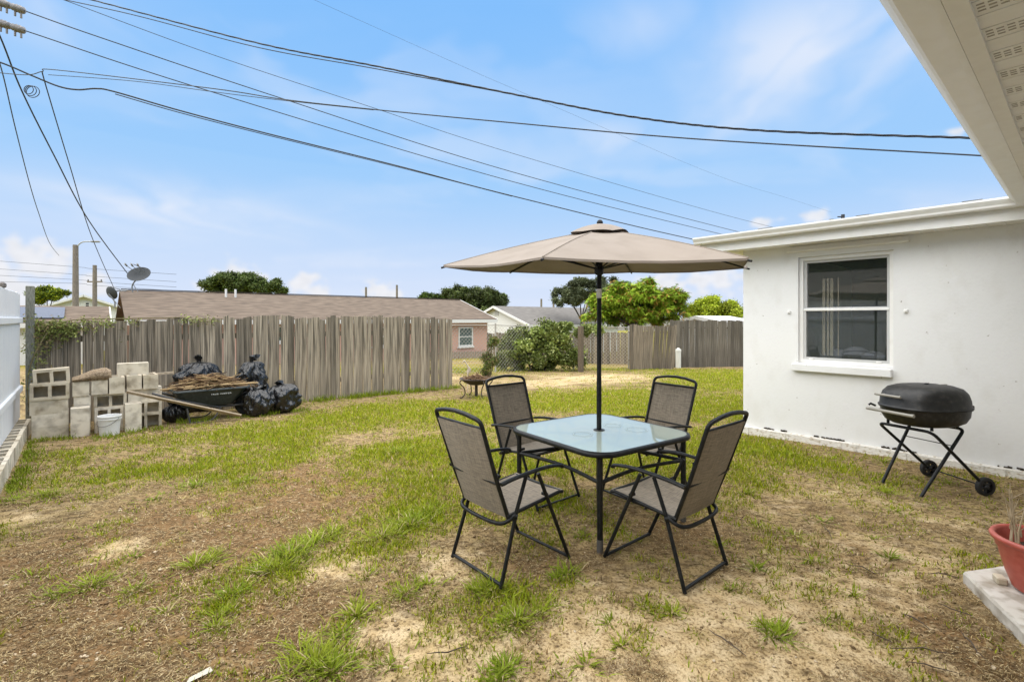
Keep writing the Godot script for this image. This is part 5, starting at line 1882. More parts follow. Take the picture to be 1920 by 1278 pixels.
func trunk(t: Node3D, base: float, fork: Vector3, lobes: Array, r0: float, bark: Material) -> void:
	var st := new_st()
	tube(st, [Vector3(0, base, 0), fork * 0.5 + Vector3(0.05, base * 0.5, 0), fork], [r0 * 1.25, r0, r0 * 0.8], 9)
	for l in lobes:
		var c: Vector3 = l[0]
		var mid := fork.lerp(c, 0.5) + Vector3(0, 0.12, 0)
		tube(st, [fork, mid, c], [r0 * 0.6, r0 * 0.35, r0 * 0.1], 6)
		for k in 3:
			var d: Vector3 = Vector3(sin(k * 2.1 + c.x), 0.5, cos(k * 2.1 + c.z)) * l[1] * 0.75
			tube(st, [c.lerp(fork, 0.25), c + d], [r0 * 0.18, r0 * 0.05], 5)
	done("trunk", st, bark, t)

func tree(called: String, label: String, d: float, u: float, spots: Array, n: int, mesh: Mesh, size: float, cols: Array, sd: int, r0: float, shell := 0.55, group := "trees beyond the fences") -> Node3D:
	# spots: [u, v, radius across px, radius up px] seen at depth d
	var foot := at(u, HORIZON, d)
	var t := thing(called, label, "tree", gp(foot.x, foot.z), 0.0, group)
	var lobes := []
	var r := RandomNumberGenerator.new()
	r.seed = sd
	for s in spots:
		var dd: float = d + r.randf_range(-0.6, 0.6) * s[2] / FOCAL * d
		var c := at(s[0], s[1], dd) - t.position
		var rx: float = s[2] / FOCAL * d
		lobes.append([c, Vector3(rx, s[3] / FOCAL * d, rx)])
	var bark := rough_mat("bark", [lin(0.05, 0.042, 0.035), lin(0.14, 0.12, 0.10)], 0.04, Vector3(3, 0.8, 3), 0.95)
	var avg := Vector3.ZERO
	for l in lobes: avg += l[0] / lobes.size()
	trunk(t, -0.2, Vector3(avg.x * 0.3, maxf(avg.y * 0.55, 0.6), avg.z * 0.3), lobes, r0, bark)
	crown(t, lobes, n, mesh, size, cols, tinted("leaf", 0.6, 0.5), sd, shell)
	return t

func build_trees() -> void:
	var lc := leaf_cluster(7, 1.0, 0.5, 3)
	var dk := [Color(0.09, 0.125, 0.035), Color(0.12, 0.16, 0.045), Color(0.16, 0.195, 0.06), Color(0.10, 0.125, 0.05)]
	var mid := [Color(0.09, 0.14, 0.03), Color(0.12, 0.17, 0.035), Color(0.07, 0.12, 0.025)]
	var br := [Color(0.20, 0.32, 0.02), Color(0.26, 0.38, 0.025), Color(0.16, 0.27, 0.02), Color(0.33, 0.42, 0.04), Color(0.26, 0.38, 0.03), Color(0.38, 0.22, 0.05)]
	var yl := [Color(0.36, 0.42, 0.03), Color(0.28, 0.36, 0.03), Color(0.42, 0.46, 0.06)]
	tree("broadleaf_tree", "dark green spreading tree above the middle of the brown roof", 45, 440, [[432, 536, 40, 16], [412, 533, 18, 16], [455, 530, 22, 15], [484, 528, 16, 14], [505, 536, 14, 8], [528, 546, 8, 5], [520, 532, 7, 5], [470, 545, 45, 10]], 8500, lc, 0.19, dk + [mid[0]], 201, 0.22)
	tree("broadleaf_tree", "rounded dark green tree between the brown roof and the white gable", 46, 890, [[862, 556, 24, 14], [890, 556, 26, 17], [918, 562, 22, 16], [940, 566, 9, 14], [842, 562, 12, 8], [900, 575, 40, 14]], 8500, lc, 0.19, dk + [Color(0.09, 0.1, 0.05)], 202, 0.22)
	tree("low_tree", "small feathery green tree top just above the end of the brown roof", 46, 806, [[798, 560, 12, 6], [815, 562, 14, 5]], 700, lc, 0.2, mid, 203, 0.1)
	tree("oak_tree", "grey green airy oak showing its branches behind the umbrella pole", 40, 1085, [[1062, 552, 20, 12], [1085, 538, 30, 13], [1120, 534, 26, 12], [1150, 540, 26, 12], [1068, 566, 24, 9], [1100, 558, 30, 14], [1135, 556, 24, 18]], 7000, lc, 0.15, [Color(0.12, 0.14, 0.07), Color(0.15, 0.17, 0.085), Color(0.09, 0.11, 0.055)], 204, 0.11, 0.4)
	var fr := frond(1.0, 9, 0.26)
	tree("bright_tree", "bright green feathery tree with orange new leaves behind the far board fence", 24, 1190, [[1190, 562, 50, 30], [1150, 570, 34, 28], [1125, 560, 16, 12], [1235, 566, 38, 30], [1210, 535, 20, 16], [1262, 570, 20, 26], [1125, 585, 24, 18], [1200, 590, 66, 18], [1170, 545, 26, 18], [1275, 552, 9, 8]], 17000, fr, 0.25, br, 205, 0.14)
	tree("round_tree", "yellow green dome shaped tree over the grey far fence", 34, 1340, [[1340, 578, 40, 16], [1310, 588, 24, 10], [1372, 586, 22, 12], [1340, 590, 52, 10]], 6000, lc, 0.16, yl, 206, 0.16, 0.75)
	tree("small_tree", "yellow green flat topped tree beyond the vinyl fence's end post", 38, 88, [[88, 552, 24, 8], [66, 560, 12, 8], [100, 552, 18, 7]], 2500, lc, 0.15, yl + mid, 207, 0.12)
	# the trees that the window mirrors
	for e in [[-22.0, -10.0, 301, "middle"], [-21.5, -4.5, 302, "southern"], [-23.0, -15.5, 303, "northern"]]:
		var t := thing("shade_tree", e[3] + " dark leafy shade tree behind the pale roofed neighbour house", "tree", Vector3(e[0], -0.1, e[1]), 0.0, "shade trees beyond the vinyl fence")
		var lobes := [[Vector3(0, 4.5, 0), Vector3(2.6, 1.9, 2.6)], [Vector3(0.8, 6.0, 1.2), Vector3(2.0, 1.6, 2.0)], [Vector3(-0.5, 5.5, -1.6), Vector3(2.0, 1.6, 2.0)]]
		trunk(t, -0.2, Vector3(0, 2.4, 0), lobes, 0.22, mats["bark"])
		crown(t, lobes, 2600, lc, 0.34, dk, tinted("leaf", 0.6, 0.5), e[2])
	# vine mound over the chain link fence
	var b := px(1012, 696)
	var mound := thing("vine_shrub", "dense mounded vine shrub hanging over the chain link fence", "shrub", gp(b.x, b.z) + fwd * 0.35)
	var lob := []
	for s in [[1012, 640, 48, 30], [968, 650, 26, 30], [952, 668, 14, 18], [1050, 632, 34, 22], [1060, 655, 26, 30], [990, 625, 26, 16], [1020, 668, 40, 18], [1040, 612, 40, 9], [1080, 614, 26, 8], [1110, 614, 24, 7]]:
		var c := at(s[0], s[1], fwd.dot(mound.position) + 0.1) - mound.position
		lob.append([c, Vector3(s[2] / FOCAL * 17.2, s[3] / FOCAL * 17.2, 0.5)])
	var st := new_st()
	for k in 5:
		tube(st, [Vector3(k * 0.16 - 0.4, -0.1, 0), Vector3(k * 0.22 - 0.5, 0.5, 0.02), Vector3(k * 0.3 - 0.7, 1.2, 0)], [0.03, 0.02, 0.01], 5)
	done("stem", st, mats["bark"], mound)
	crown(mound, lob, 7500, leaf_cluster(6, 1.0, 0.62, 9), 0.095, [Color(0.20, 0.26, 0.06), Color(0.27, 0.32, 0.08), Color(0.36, 0.40, 0.16), Color(0.14, 0.18, 0.05)], tinted("leaf", 0.6, 0.5), 210, 0.6)
	# weed by the fire pit
	var wp := px(918, 706)
	var wd := thing("tall_weed", "tall leafy weed with pale dead leaves behind the fire pit", "plant", wp)
	st = new_st()
	for k in 4:
		tube(st, [Vector3(0, -0.05, 0), rgt * (k * 0.1 - 0.15) + Vector3.UP * 0.5, rgt * (k * 0.12 - 0.2) + Vector3.UP * (0.8 + 0.12 * k)], [0.018, 0.012, 0.005], 5)
	done("stem", st, flat("weed_stem", lin(0.18, 0.15, 0.07), 0.9), wd)
	crown(wd, [[Vector3(0, 0.62, 0), Vector3(0.2, 0.32, 0.2)], [rgt * 0.1 + Vector3.UP * 0.95, Vector3(0.13, 0.22, 0.13)], [rgt * -0.1 + Vector3.UP * 0.35, Vector3(0.2, 0.28, 0.2)]], 700, leaf_cluster(5, 1.0, 0.4, 12), 0.075, [Color(0.10, 0.14, 0.03), Color(0.16, 0.2, 0.05), Color(0.3, 0.24, 0.12), Color(0.07, 0.1, 0.04)], tinted("leaf", 0.6, 0.5), 211)
	# vine on the post and along the board fence's left end
	var iv := thing("fence_vine", "leafy vine creeping over the post and the left end of the board fence", "vine", Vector3(-0.55, 0.0, -9.62))
	st = new_st()
	tube(st, smooth_path([Vector3(0, -0.05, 0.1), Vector3(-0.06, 0.6, 0.08), Vector3(0.05, 1.1, 0.1), Vector3(0.3, 1.45, -0.05), Vector3(1.0, 1.5, -0.08), Vector3(1.9, 1.52, -0.1)], 5), 0.008, 5)
	done("stem", st, flat("weed_stem", lin(0.18, 0.15, 0.07), 0.9), iv)
	rng.seed = 88
	var where := []
	var tint := []
	for k in 900:
		var x := absf(rng.randfn()) * 0.35
		var y := 1.46 + rng.randfn() * 0.035 - absf(rng.randfn()) * 0.07
		if k % 4 == 0:
			x = rng.randfn() * 0.06
			y = rng.randf_range(0.2, 1.6)
		elif k % 4 == 1:
			x = rng.randf_range(0.0, 0.45)
			y = 1.42 - absf(rng.randfn()) * 0.2 * (1.0 - x)
		elif k % 4 == 2:
			x = rng.randf_range(0.5, 2.3)
			y = 1.455 + rng.randfn() * 0.03 + 0.03 * smoothstep(0.5, 2.3, x)
			if n2.get_noise_1d(x * 150.0) < 0.05: continue
		var s := rng.randf_range(0.025, 0.055)
		where.append(Transform3D(rb(rng.randf() * TAU, rng.randfn() * 0.6, rng.randfn() * 0.6).scaled(Vector3(s, s, s)), Vector3(x, y, rng.randf_range(-0.12, 0.06) + (0.07 if k % 4 == 0 else 0.0))))
		var q := rng.randf()
		tint.append(Color(0.13, 0.17, 0.04).lerp(Color(0.34, 0.37, 0.12), q) if rng.randf() < 0.8 else Color(0.22, 0.17, 0.09))
	stuff(copies("leaves", leaf_cluster(3, 1.0, 0.6, 15), tinted("leaf", 0.6, 0.5), where, tint, iv))

# ---------------------------------------------------------------- ground cover
var grid := {}
func cover_at(x: float, z: float) -> Vector3:
	var k := Vector2i(int(floor(x / 0.06)), int(floor(z / 0.06)))
	if not grid.has(k): grid[k] = cover(k.x * 0.06 + 0.03, k.y * 0.06 + 0.03)
	return grid[k]

func open_ground(x: float, z: float) -> bool:
	if x > 6.56 and z > -3.08: return false
	if x < -0.53: return false
	if z < -9.7 and x < 6.6: return false
	if z > 0.5: return false
	return true

func blade_mesh(bend: float) -> Mesh:   # one metre tall, curved, tapering
	var st := new_st()
	var p := func(t, s): return Vector3(s * 0.5 * (1.0 - t * t * 0.96) * (0.75 + 0.25 * sin(PI * minf(t * 2.0, 1.0))), t - 0.25 * bend * t * t, -bend * t * t)
	for i in 3:
		var a := i / 3.0
		var b := (i + 1) / 3.0
		if i < 2: quad(st, p.call(a, -1.0), p.call(a, 1.0), p.call(b, 1.0), p.call(b, -1.0))
		else: tri(st, p.call(a, -1.0), p.call(a, 1.0), p.call(b, 0.0))
	return st.commit()

func scatter() -> void:
	rng.seed = 1234
	var lw := []
	var lc := []
	var sw := []
	var sc := []
	var pw := []
	var pc := []
	var green := [Color(0.24, 0.30, 0.012), Color(0.30, 0.34, 0.014), Color(0.18, 0.25, 0.012), Color(0.36, 0.36, 0.03)]
	var straw := [Color(0.42, 0.31, 0.15), Color(0.24, 0.15, 0.07), Color(0.13, 0.085, 0.045), Color(0.55, 0.44, 0.25), Color(0.17, 0.11, 0.055)]
	for i in 760000:   # grass
		var d := exp(lerpf(log(1.95), log(19.0), rng.randf()))
		var lat := (rng.randf_range(-40.0, 1960.0) - 960.0) / FOCAL * d
		var x := fwd.x * d + rgt.x * lat
		var z := fwd.z * d + rgt.z * lat
		if not open_ground(x, z): continue
		var k := cover_at(x, z)
		var v := n1.get_noise_2d(x * 75.0 + 400.0, z * 75.0) + n2.get_noise_2d(x * 240.0, z * 240.0) * 0.5
		# a thin growth everywhere, thick where it is green, almost none on bare sand
		var p := k.z * 1.3 - 0.05 + clampf(v * 1.1 - 0.08, 0.0, 0.5) * (1.0 - 0.8 * k.x) * (1.0 - 0.55 * k.y) + 0.03
		if d < 4.5: p *= 0.62
		if rng.randf() > p: continue
		var y := ground_y(x, z) + bumps(x, z)
		var h := rng.randf_range(0.02, 0.055) * (0.75 + 0.5 * k.z) * (1.0 + 0.02 * d)
		var w := rng.randf_range(0.0035, 0.0065) * (1.0 + 0.13 * d)
		lw.append(Transform3D(rb(rng.randf() * TAU, rng.randfn() * 0.6, rng.randfn() * 0.4) * Basis.from_scale(Vector3(w, h, h)), Vector3(x, y - 0.006, z)))
		var c: Color = green[rng.randi_range(0, 3)]
		if rng.randf() < 0.08 + 0.2 * (1.0 - k.z): c = straw[rng.randi_range(0, 3)]
		lc.append(c * rng.randf_range(0.75, 1.25))
	for i in 420000:   # straw and thatch, clods, pebbles
		var d := exp(lerpf(log(1.95), log(8.5), rng.randf()))
		var lat := (rng.randf_range(-40.0, 1960.0) - 960.0) / FOCAL * d
		var x := fwd.x * d + rgt.x * lat
		var z := fwd.z * d + rgt.z * lat
		if not open_ground(x, z): continue
		var k := cover_at(x, z)
		var q := rng.randf()
		var v := n2.get_noise_2d(x * 130.0 + 40.0, z * 130.0)
		if q < 0.84:
			var p := 0.13 + 0.85 * k.y + v * 1.8 - 0.4 * k.x - 0.15 * k.z
			if rng.randf() > p * 0.8: continue
			var y := ground_y(x, z) + bumps(x, z)
			var l := rng.randf_range(0.009, 0.038) * (1.8 if rng.randf() < 0.08 else 1.0)
			var w := rng.randf_range(0.0012, 0.0028) * (1.0 + 0.1 * d)
			sw.append(Transform3D(rb(rng.randf() * TAU, -PI / 2 + rng.randf_range(-0.1, 0.6), rng.randfn() * 0.6) * Basis.from_scale(Vector3(w, l, l)), Vector3(x, y + 0.003 + rng.randf() * 0.009, z)))
			sc.append(straw[rng.randi_range(0, 4)] * rng.randf_range(0.7, 1.3))
		else:
			if rng.randf() > (0.25 + 0.4 * k.y) * (1.0 - 0.8 * k.x): continue
			var y := ground_y(x, z) + bumps(x, z)
			var pale := rng.randf() < 0.05
			var s := rng.randf_range(0.003, 0.008) * (1.7 if rng.randf() < 0.08 else 1.0)
			pw.append(Transform3D(rb(rng.randf() * TAU, rng.randfn() * 0.4, 0) * Basis.from_scale(Vector3(s, s * 0.6, s * rng.randf_range(0.6, 1.4))), Vector3(x, y + s * 0.12, z)))
			pc.append(Color(0.60, 0.49, 0.35) * rng.randf_range(0.7, 1.1) if pale else Color(0.15, 0.10, 0.055).lerp(Color(0.36, 0.27, 0.15), rng.randf()))
	# tufts seen in the photograph: [u, v, spread m, blades, height m, spread along]
	var tufts := [[545, 1040, 0.11, 260, 0.13], [520, 1065, 0.10, 240, 0.13], [590, 1015, 0.10, 200, 0.11], [620, 1000, 0.07, 110, 0.10], [480, 1075, 0.08, 110, 0.08], [365, 1062, 0.08, 190, 0.12], [395, 1045, 0.05, 70, 0.10], [170, 1098, 0.10, 150, 0.10], [110, 1112, 0.10, 120, 0.07], [60, 1075, 0.06, 60, 0.07],
		[88, 930, 0.13, 230, 0.09], [20, 940, 0.10, 120, 0.08], [365, 912, 0.11, 220, 0.09], [455, 905, 0.13, 200, 0.07], [770, 985, 0.13, 330, 0.12], [720, 1008, 0.11, 240, 0.11], [800, 965, 0.10, 160, 0.10], [745, 850, 0.22, 380, 0.10], [830, 900, 0.10, 120, 0.07],
		[925, 1108, 0.085, 240, 0.12], [890, 1106, 0.05, 80, 0.10], [970, 1165, 0.09, 230, 0.09], [945, 1175, 0.06, 90, 0.08], [1010, 1150, 0.06, 70, 0.10], [760, 1112, 0.07, 160, 0.09], [800, 1095, 0.05, 80, 0.08], [668, 1150, 0.07, 170, 0.09], [690, 1080, 0.06, 60, 0.08], [590, 1245, 0.07, 240, 0.12], [560, 1215, 0.06, 130, 0.09], [620, 1262, 0.06, 160, 0.11], [640, 1190, 0.05, 100, 0.08], [545, 1270, 0.06, 80, 0.09],
		[430, 1120, 0.06, 130, 0.09], [400, 1180, 0.05, 110, 0.08], [415, 1155, 0.05, 80, 0.08], [945, 1255, 0.05, 140, 0.08], [930, 1275, 0.05, 100, 0.08], [730, 1245, 0.05, 70, 0.07], [1455, 1195, 0.06, 130, 0.09], [1440, 1180, 0.05, 60, 0.08], [1260, 1150, 0.035, 70, 0.08], [1220, 1140, 0.05, 60, 0.06], [1165, 1215, 0.04, 50, 0.07], [1145, 1170, 0.035, 40, 0.07], [1345, 1020, 0.05, 60, 0.08], [1418, 1065, 0.035, 50, 0.10], [1525, 1052, 0.06, 90, 0.06], [1668, 1045, 0.03, 55, 0.10], [1600, 1115, 0.06, 60, 0.05], [1640, 1010, 0.06, 50, 0.05],
		[1660, 925, 0.16, 200, 0.07], [1680, 960, 0.10, 90, 0.06], [1755, 955, 0.08, 60, 0.05], [1545, 975, 0.10, 80, 0.06], [1400, 925, 0.06, 70, 0.07], [1410, 850, 0.14, 180, 0.08], [1480, 855, 0.14, 170, 0.07], [1655, 865, 0.10, 120, 0.09], [1560, 860, 0.10, 100, 0.06], [1780, 905, 0.09, 90, 0.07], [1065, 1075, 0.05, 90, 0.10], [1045, 1085, 0.05, 70, 0.09], [1090, 1000, 0.08, 110, 0.07], [1240, 965, 0.08, 90, 0.07], [1330, 940, 0.08, 90, 0.07], [1420, 985, 0.05, 40, 0.09], [1490, 1000, 0.05, 40, 0.10], [1100, 1250, 0.05, 50, 0.08], [310, 1150, 0.05, 50, 0.07], [250, 1110, 0.07, 90, 0.07], [250, 1045, 0.06, 60, 0.05], [180, 985, 0.08, 70, 0.05], [285, 935, 0.12, 100, 0.06], [1545, 1170, 0.04, 30, 0.05], [1370, 1105, 0.05, 50, 0.06]]
	for e in tufts:
		var c := px(e[0], e[1])
		var rich := rng.randf()
		for j in e[3]:
			var a := rng.randf() * TAU
			var r: float = absf(rng.randfn()) * e[2] * (0.95 + 0.7 * n2.get_noise_2d(cos(a) * 60.0 + e[0], sin(a) * 60.0))
			var x: float = c.x + cos(a) * r
			var z: float = c.z + sin(a) * r * 0.8
			if not open_ground(x, z): continue
			var h: float = e[4] * rng.randf_range(0.4, 1.15)
			var w := rng.randf_range(0.0045, 0.010)
			var outw := atan2(-cos(a), -sin(a)) + rng.randfn() * 0.6
			lw.append(Transform3D(rb(outw, -rng.randf_range(0.15, 1.25), rng.randfn() * 0.3) * Basis.from_scale(Vector3(w, h, h)), Vector3(x, ground_y(x, z) + bumps(x, z) - 0.004, z)))
			var q: Color = Color(0.18, 0.26, 0.02).lerp(Color(0.30, 0.34, 0.03), rich * 0.6 + rng.randf() * 0.4)
			if rng.randf() < 0.08: q = straw[3]
			lc.append(q * rng.randf_range(0.75, 1.2))
	for j in 2200:   # grass at the foot of the block pile, the kerb and the barrow
		var x := rng.randf_range(-0.5, 2.9)
		var z := -8.42 + absf(rng.randfn()) * 0.14 - (0.35 if x > 1.0 else 0.0) + (0.25 if x > 0.05 and x < 0.4 else 0.0)
		if j % 3 == 0:
			x = -0.52 + absf(rng.randfn()) * 0.07
			z = rng.randf_range(-8.4, -6.0)
		if n1.get_noise_2d(x * 130.0, z * 130.0) < -0.1: continue
		var h := rng.randf_range(0.03, 0.11)
		lw.append(Transform3D(rb(rng.randf() * TAU, rng.randfn() * 0.45, rng.randfn() * 0.3) * Basis.from_scale(Vector3(0.009, h, h)), gp(x, z)))
		lc.append(Color(0.21, 0.27, 0.02) * rng.randf_range(0.6, 1.2))
	# taller weeds at the fence foot
	for j in 2600:
		var x := rng.randf_range(2.4, 6.6)
		var z := -9.68 + absf(rng.randfn()) * 0.12
		if n1.get_noise_1d(x * 120.0) < -0.05 and rng.randf() < 0.7: continue
		var h := rng.randf_range(0.05, 0.16)
		lw.append(Transform3D(rb(rng.randf() * TAU, rng.randfn() * 0.35, rng.randfn() * 0.3) * Basis.from_scale(Vector3(0.011, h, h)), gp(x, z)))
		lc.append(Color(0.22, 0.28, 0.02) * rng.randf_range(0.6, 1.2))
	print("blades ", lw.size(), " straw ", sw.size(), " pebbles ", pw.size())
	var g: Node3D = copies("grass", blade_mesh(0.45), tinted("grass_blade", 0.55, 0.6), lw, lc, self)
	stuff(g)
	tag(g, "patchy yellow green grass and weed tufts growing in the sandy yard", "grass")
	g = copies("dry_straw", blade_mesh(0.3), tinted("straw_bit", 0.95), sw, sc, self)
	stuff(g)
	tag(g, "dry brown straw and thatch strewn over the bare soil", "straw")
	var st := new_st()
	lathe(st, [Vector2(0.02, -0.5), Vector2(0.7, -0.3), Vector2(1.0, 0.1), Vector2(0.75, 0.6), Vector2(0.3, 0.85), Vector2(0.02, 0.9)], 7)
	g = copies("pebbles", st.commit(), tinted("pebble", 0.8), pw, pc, self)
	stuff(g)
	tag(g, "small clods, pebbles and shell bits scattered on the soil", "pebbles")
	# twigs lying on the sand at the right
	st = new_st()
	rng.seed = 9
	for e in [[1690, 1150, 1745, 1180], [1670, 1215, 1790, 1225], [1630, 1180, 1675, 1205], [1760, 1130, 1840, 1165], [1800, 1180, 1860, 1245], [1700, 1240, 1800, 1262], [1560, 1010, 1545, 985], [1330, 1180, 1400, 1230], [800, 1225, 880, 1215], [1590, 1060, 1650, 1075], [1740, 1075, 1800, 1082]]:
		var a := px(e[0], e[1], 0.012)
		var b := px(e[2], e[3], 0.012)
		var m := a.lerp(b, 0.5) + Vector3(rng.randfn() * 0.02, 0.012, rng.randfn() * 0.02)
		var m2 := a.lerp(b, 0.75) + Vector3(rng.randfn() * 0.014, 0.004, rng.randfn() * 0.014)
		tube(st, [a, a.lerp(m, 0.6) + Vector3(rng.randfn() * 0.006, 0, rng.randfn() * 0.006), m, m2, b], [0.0014, 0.0028, 0.0034, 0.0026, 0.0012], 5)
	g = done("twigs", st, flat("twig_grey", lin(0.10, 0.075, 0.055), 0.95), self)
	stuff(g)
	tag(g, "thin grey twigs lying on the sand near the slab", "twigs")
	# sticks and a pale scrap lying in the thatch
	st = new_st()
	var s0 := px(372, 1268, 0.01)
	quad(st, s0 + Vector3(-0.05, 0.004, 0.02), s0 + Vector3(0.05, 0.006, 0.01), s0 + Vector3(0.045, 0.012, -0.018), s0 + Vector3(-0.03, 0.006, -0.01))
	var scrap := done("paper_scrap", st, flat("scrap", lin(0.6, 0.55, 0.46), 0.9), self)
	tag(scrap, "small pale paper scrap lying in the brown thatch", "scrap")

# ================================================================ sky
func build_sky(gain: float) -> Sky:
	var w := 1536
	var h := 768
	var im := Image.create(w, h, false, Image.FORMAT_RGBF)
	var cirrus := FastNoiseLite.new()
	cirrus.frequency = 0.9
	cirrus.fractal_octaves = 5
	cirrus.seed = 14
	var warp := FastNoiseLite.new()
	warp.frequency = 0.5
	warp.seed = 3
	var puff := FastNoiseLite.new()
	puff.frequency = 0.11
	puff.fractal_octaves = 5
	puff.seed = 21
	# cumulus near the horizon: azimuth and elevation in degrees, with radii
	var heaps := []
	var cum := func(u, v, ru, rv):
		var d: Vector3 = (fwd + rgt * ((u - 960.0) / FOCAL)).normalized()
		var el := rad_to_deg(atan((HORIZON - v) / FOCAL * cos(atan((u - 960.0) / FOCAL))))
		var k := cos(atan((u - 960.0) / FOCAL))
		heaps.append([rad_to_deg(atan2(d.x, -d.z)), el, rad_to_deg(ru / FOCAL) * k * k * 0.95, rad_to_deg(rv / FOCAL) * k * 1.0])
	for e in [[-20, 500, 70, 45], [60, 485, 70, 45], [105, 478, 40, 30], [30, 540, 130, 30], [170, 530, 50, 25], [440, 520, 52, 32], [480, 525, 40, 22], [410, 545, 60, 20], [572, 530, 36, 26], [590, 540, 30, 14], [712, 545, 36, 22], [740, 552, 30, 12], [1530, 405, 32, 14], [1440, 416, 40, 9], [1250, 530, 60, 20], [1340, 520, 60, 24], [1795, 245, 22, 10]]:
		cum.call(e[0], e[1], e[2], e[3])
	var wisps := []
	for e in [[1500, 95, 12.0, 6.0, 0.85], [1640, 70, 9.0, 5.0, 0.75], [1100, 265, 9.0, 2.6, 0.6], [1400, 200, 10.0, 4.5, 0.6], [1190, 50, 8.0, 3.0, 0.5], [1300, 240, 9.0, 3.0, 0.4], [330, 395, 14.0, 2.6, 0.8], [150, 340, 8.0, 2.0, 0.35], [120, 30, 8.0, 4.0, 0.4]]:
		var d: Vector3 = (fwd + rgt * ((e[0] - 960.0) / FOCAL)).normalized()
		wisps.append([rad_to_deg(atan2(d.x, -d.z)), rad_to_deg(atan((HORIZON - e[1]) / FOCAL * cos(atan((e[0] - 960.0) / FOCAL)))), e[2], e[3], e[4]])
	var rr := RandomNumberGenerator.new()
	rr.seed = 5
	for k in 60:   # the same kind of clouds all the way round
		var az := rr.randf_range(60.0, 300.0) + 40.0
		if az > 180.0: az -= 360.0
		heaps.append([az, rr.randf_range(2.0, 8.0), rr.randf_range(1.5, 4.5), rr.randf_range(1.0, 2.6)])
	var top := Vector3(0.22, 0.515, 0.98)
	var zen := Vector3(0.17, 0.42, 0.90)
	var low := Vector3(0.70, 0.79, 0.97)
	var mid := Vector3(0.35, 0.62, 0.98)
	for y in h:
		var el := PI / 2 - PI * (y + 0.5) / h
		var sy := sin(el)
		var cy := cos(el)
		var base: Vector3
		if sy <= 0.0:
			base = Vector3(0.42, 0.40, 0.34)
		elif sy < 0.28:
			base = low.lerp(mid, smoothstep(0.0, 0.30, sy))
		elif sy < 0.62:
			base = mid.lerp(top, smoothstep(0.2, 0.62, sy))
		else:
			base = top.lerp(zen, smoothstep(0.6, 1.0, sy))
		if sy <= 0.0:
			im.fill_rect(Rect2i(0, y, w, 1), Color(base.x * gain, base.y * gain, base.z * gain))
			continue
		var eld := rad_to_deg(el)
		for x in w:
			var az := TAU * (x + 0.5) / w
			if az > PI: az -= TAU
			var dx := sin(az) * cy
			var dz := -cos(az) * cy
			var c := base
			var q := 1.0 / (sy + 0.14)
			var cx := dx * q
			var cz := dz * q
			var wv := warp.get_noise_2d(cx * 1.5, cz * 1.5)
			var t := cirrus.get_noise_2d(cx * 0.35 + cz * 0.2 + wv * 0.5, cz * 0.95 - cx * 0.7 + wv * 0.4)
			var a := smoothstep(-0.05, 0.55, t) * 0.36 * (0.35 + 0.65 * smoothstep(-0.3, 0.5, wv))
			if eld < 42.0:
				var azw := rad_to_deg(az)
				var strk := cirrus.get_noise_2d(cx * 0.9 - cz * 0.35 + wv * 0.6 + 30.0, cz * 2.3 + cx * 1.7 + wv * 0.8)
				for e in wisps:
					var da: float = (azw - e[0]) / e[2]
					var de: float = (eld - e[1]) / e[3]
					var rr2 := da * da + de * de
					if rr2 < 4.0: a = maxf(a, e[4] * exp(-rr2 * 1.2) * clampf(0.62 + 0.9 * strk, 0.0, 1.0))
			c = c.lerp(Vector3(0.80, 0.86, 0.98), a)
			if eld < 16.0:
				var azd := rad_to_deg(az)
				var den := -9.0
				for e in heaps:
					var da: float = azd - e[0]
					if absf(da) > 3.0 * e[2]: continue
					var de: float = eld - e[1]
					var f: float = 1.0 - sqrt(da * da / (e[2] * e[2]) + de * de / (e[3] * e[3]) * (1.0 if de > 0 else 0.35))
					den = maxf(den, f)
				if den > -1.2:
					var nz := puff.get_noise_2d(azd * 4.2, eld * 6.0)
					var b := smoothstep(-0.02, 0.62, den + nz * 0.8) * 0.82
					var shade := 0.93 + 0.10 * puff.get_noise_2d(azd * 6.0 + 90.0, eld * 10.0)
					c = c.lerp(Vector3(0.96, 0.95, 0.965) * shade, b)
			im.set_pixel(x, y, Color(c.x * gain, c.y * gain, c.z * gain))
	var pm := PanoramaSkyMaterial.new()
	pm.panorama = ImageTexture.create_from_image(im)
	var s := Sky.new()
	s.sky_material = pm
	return s

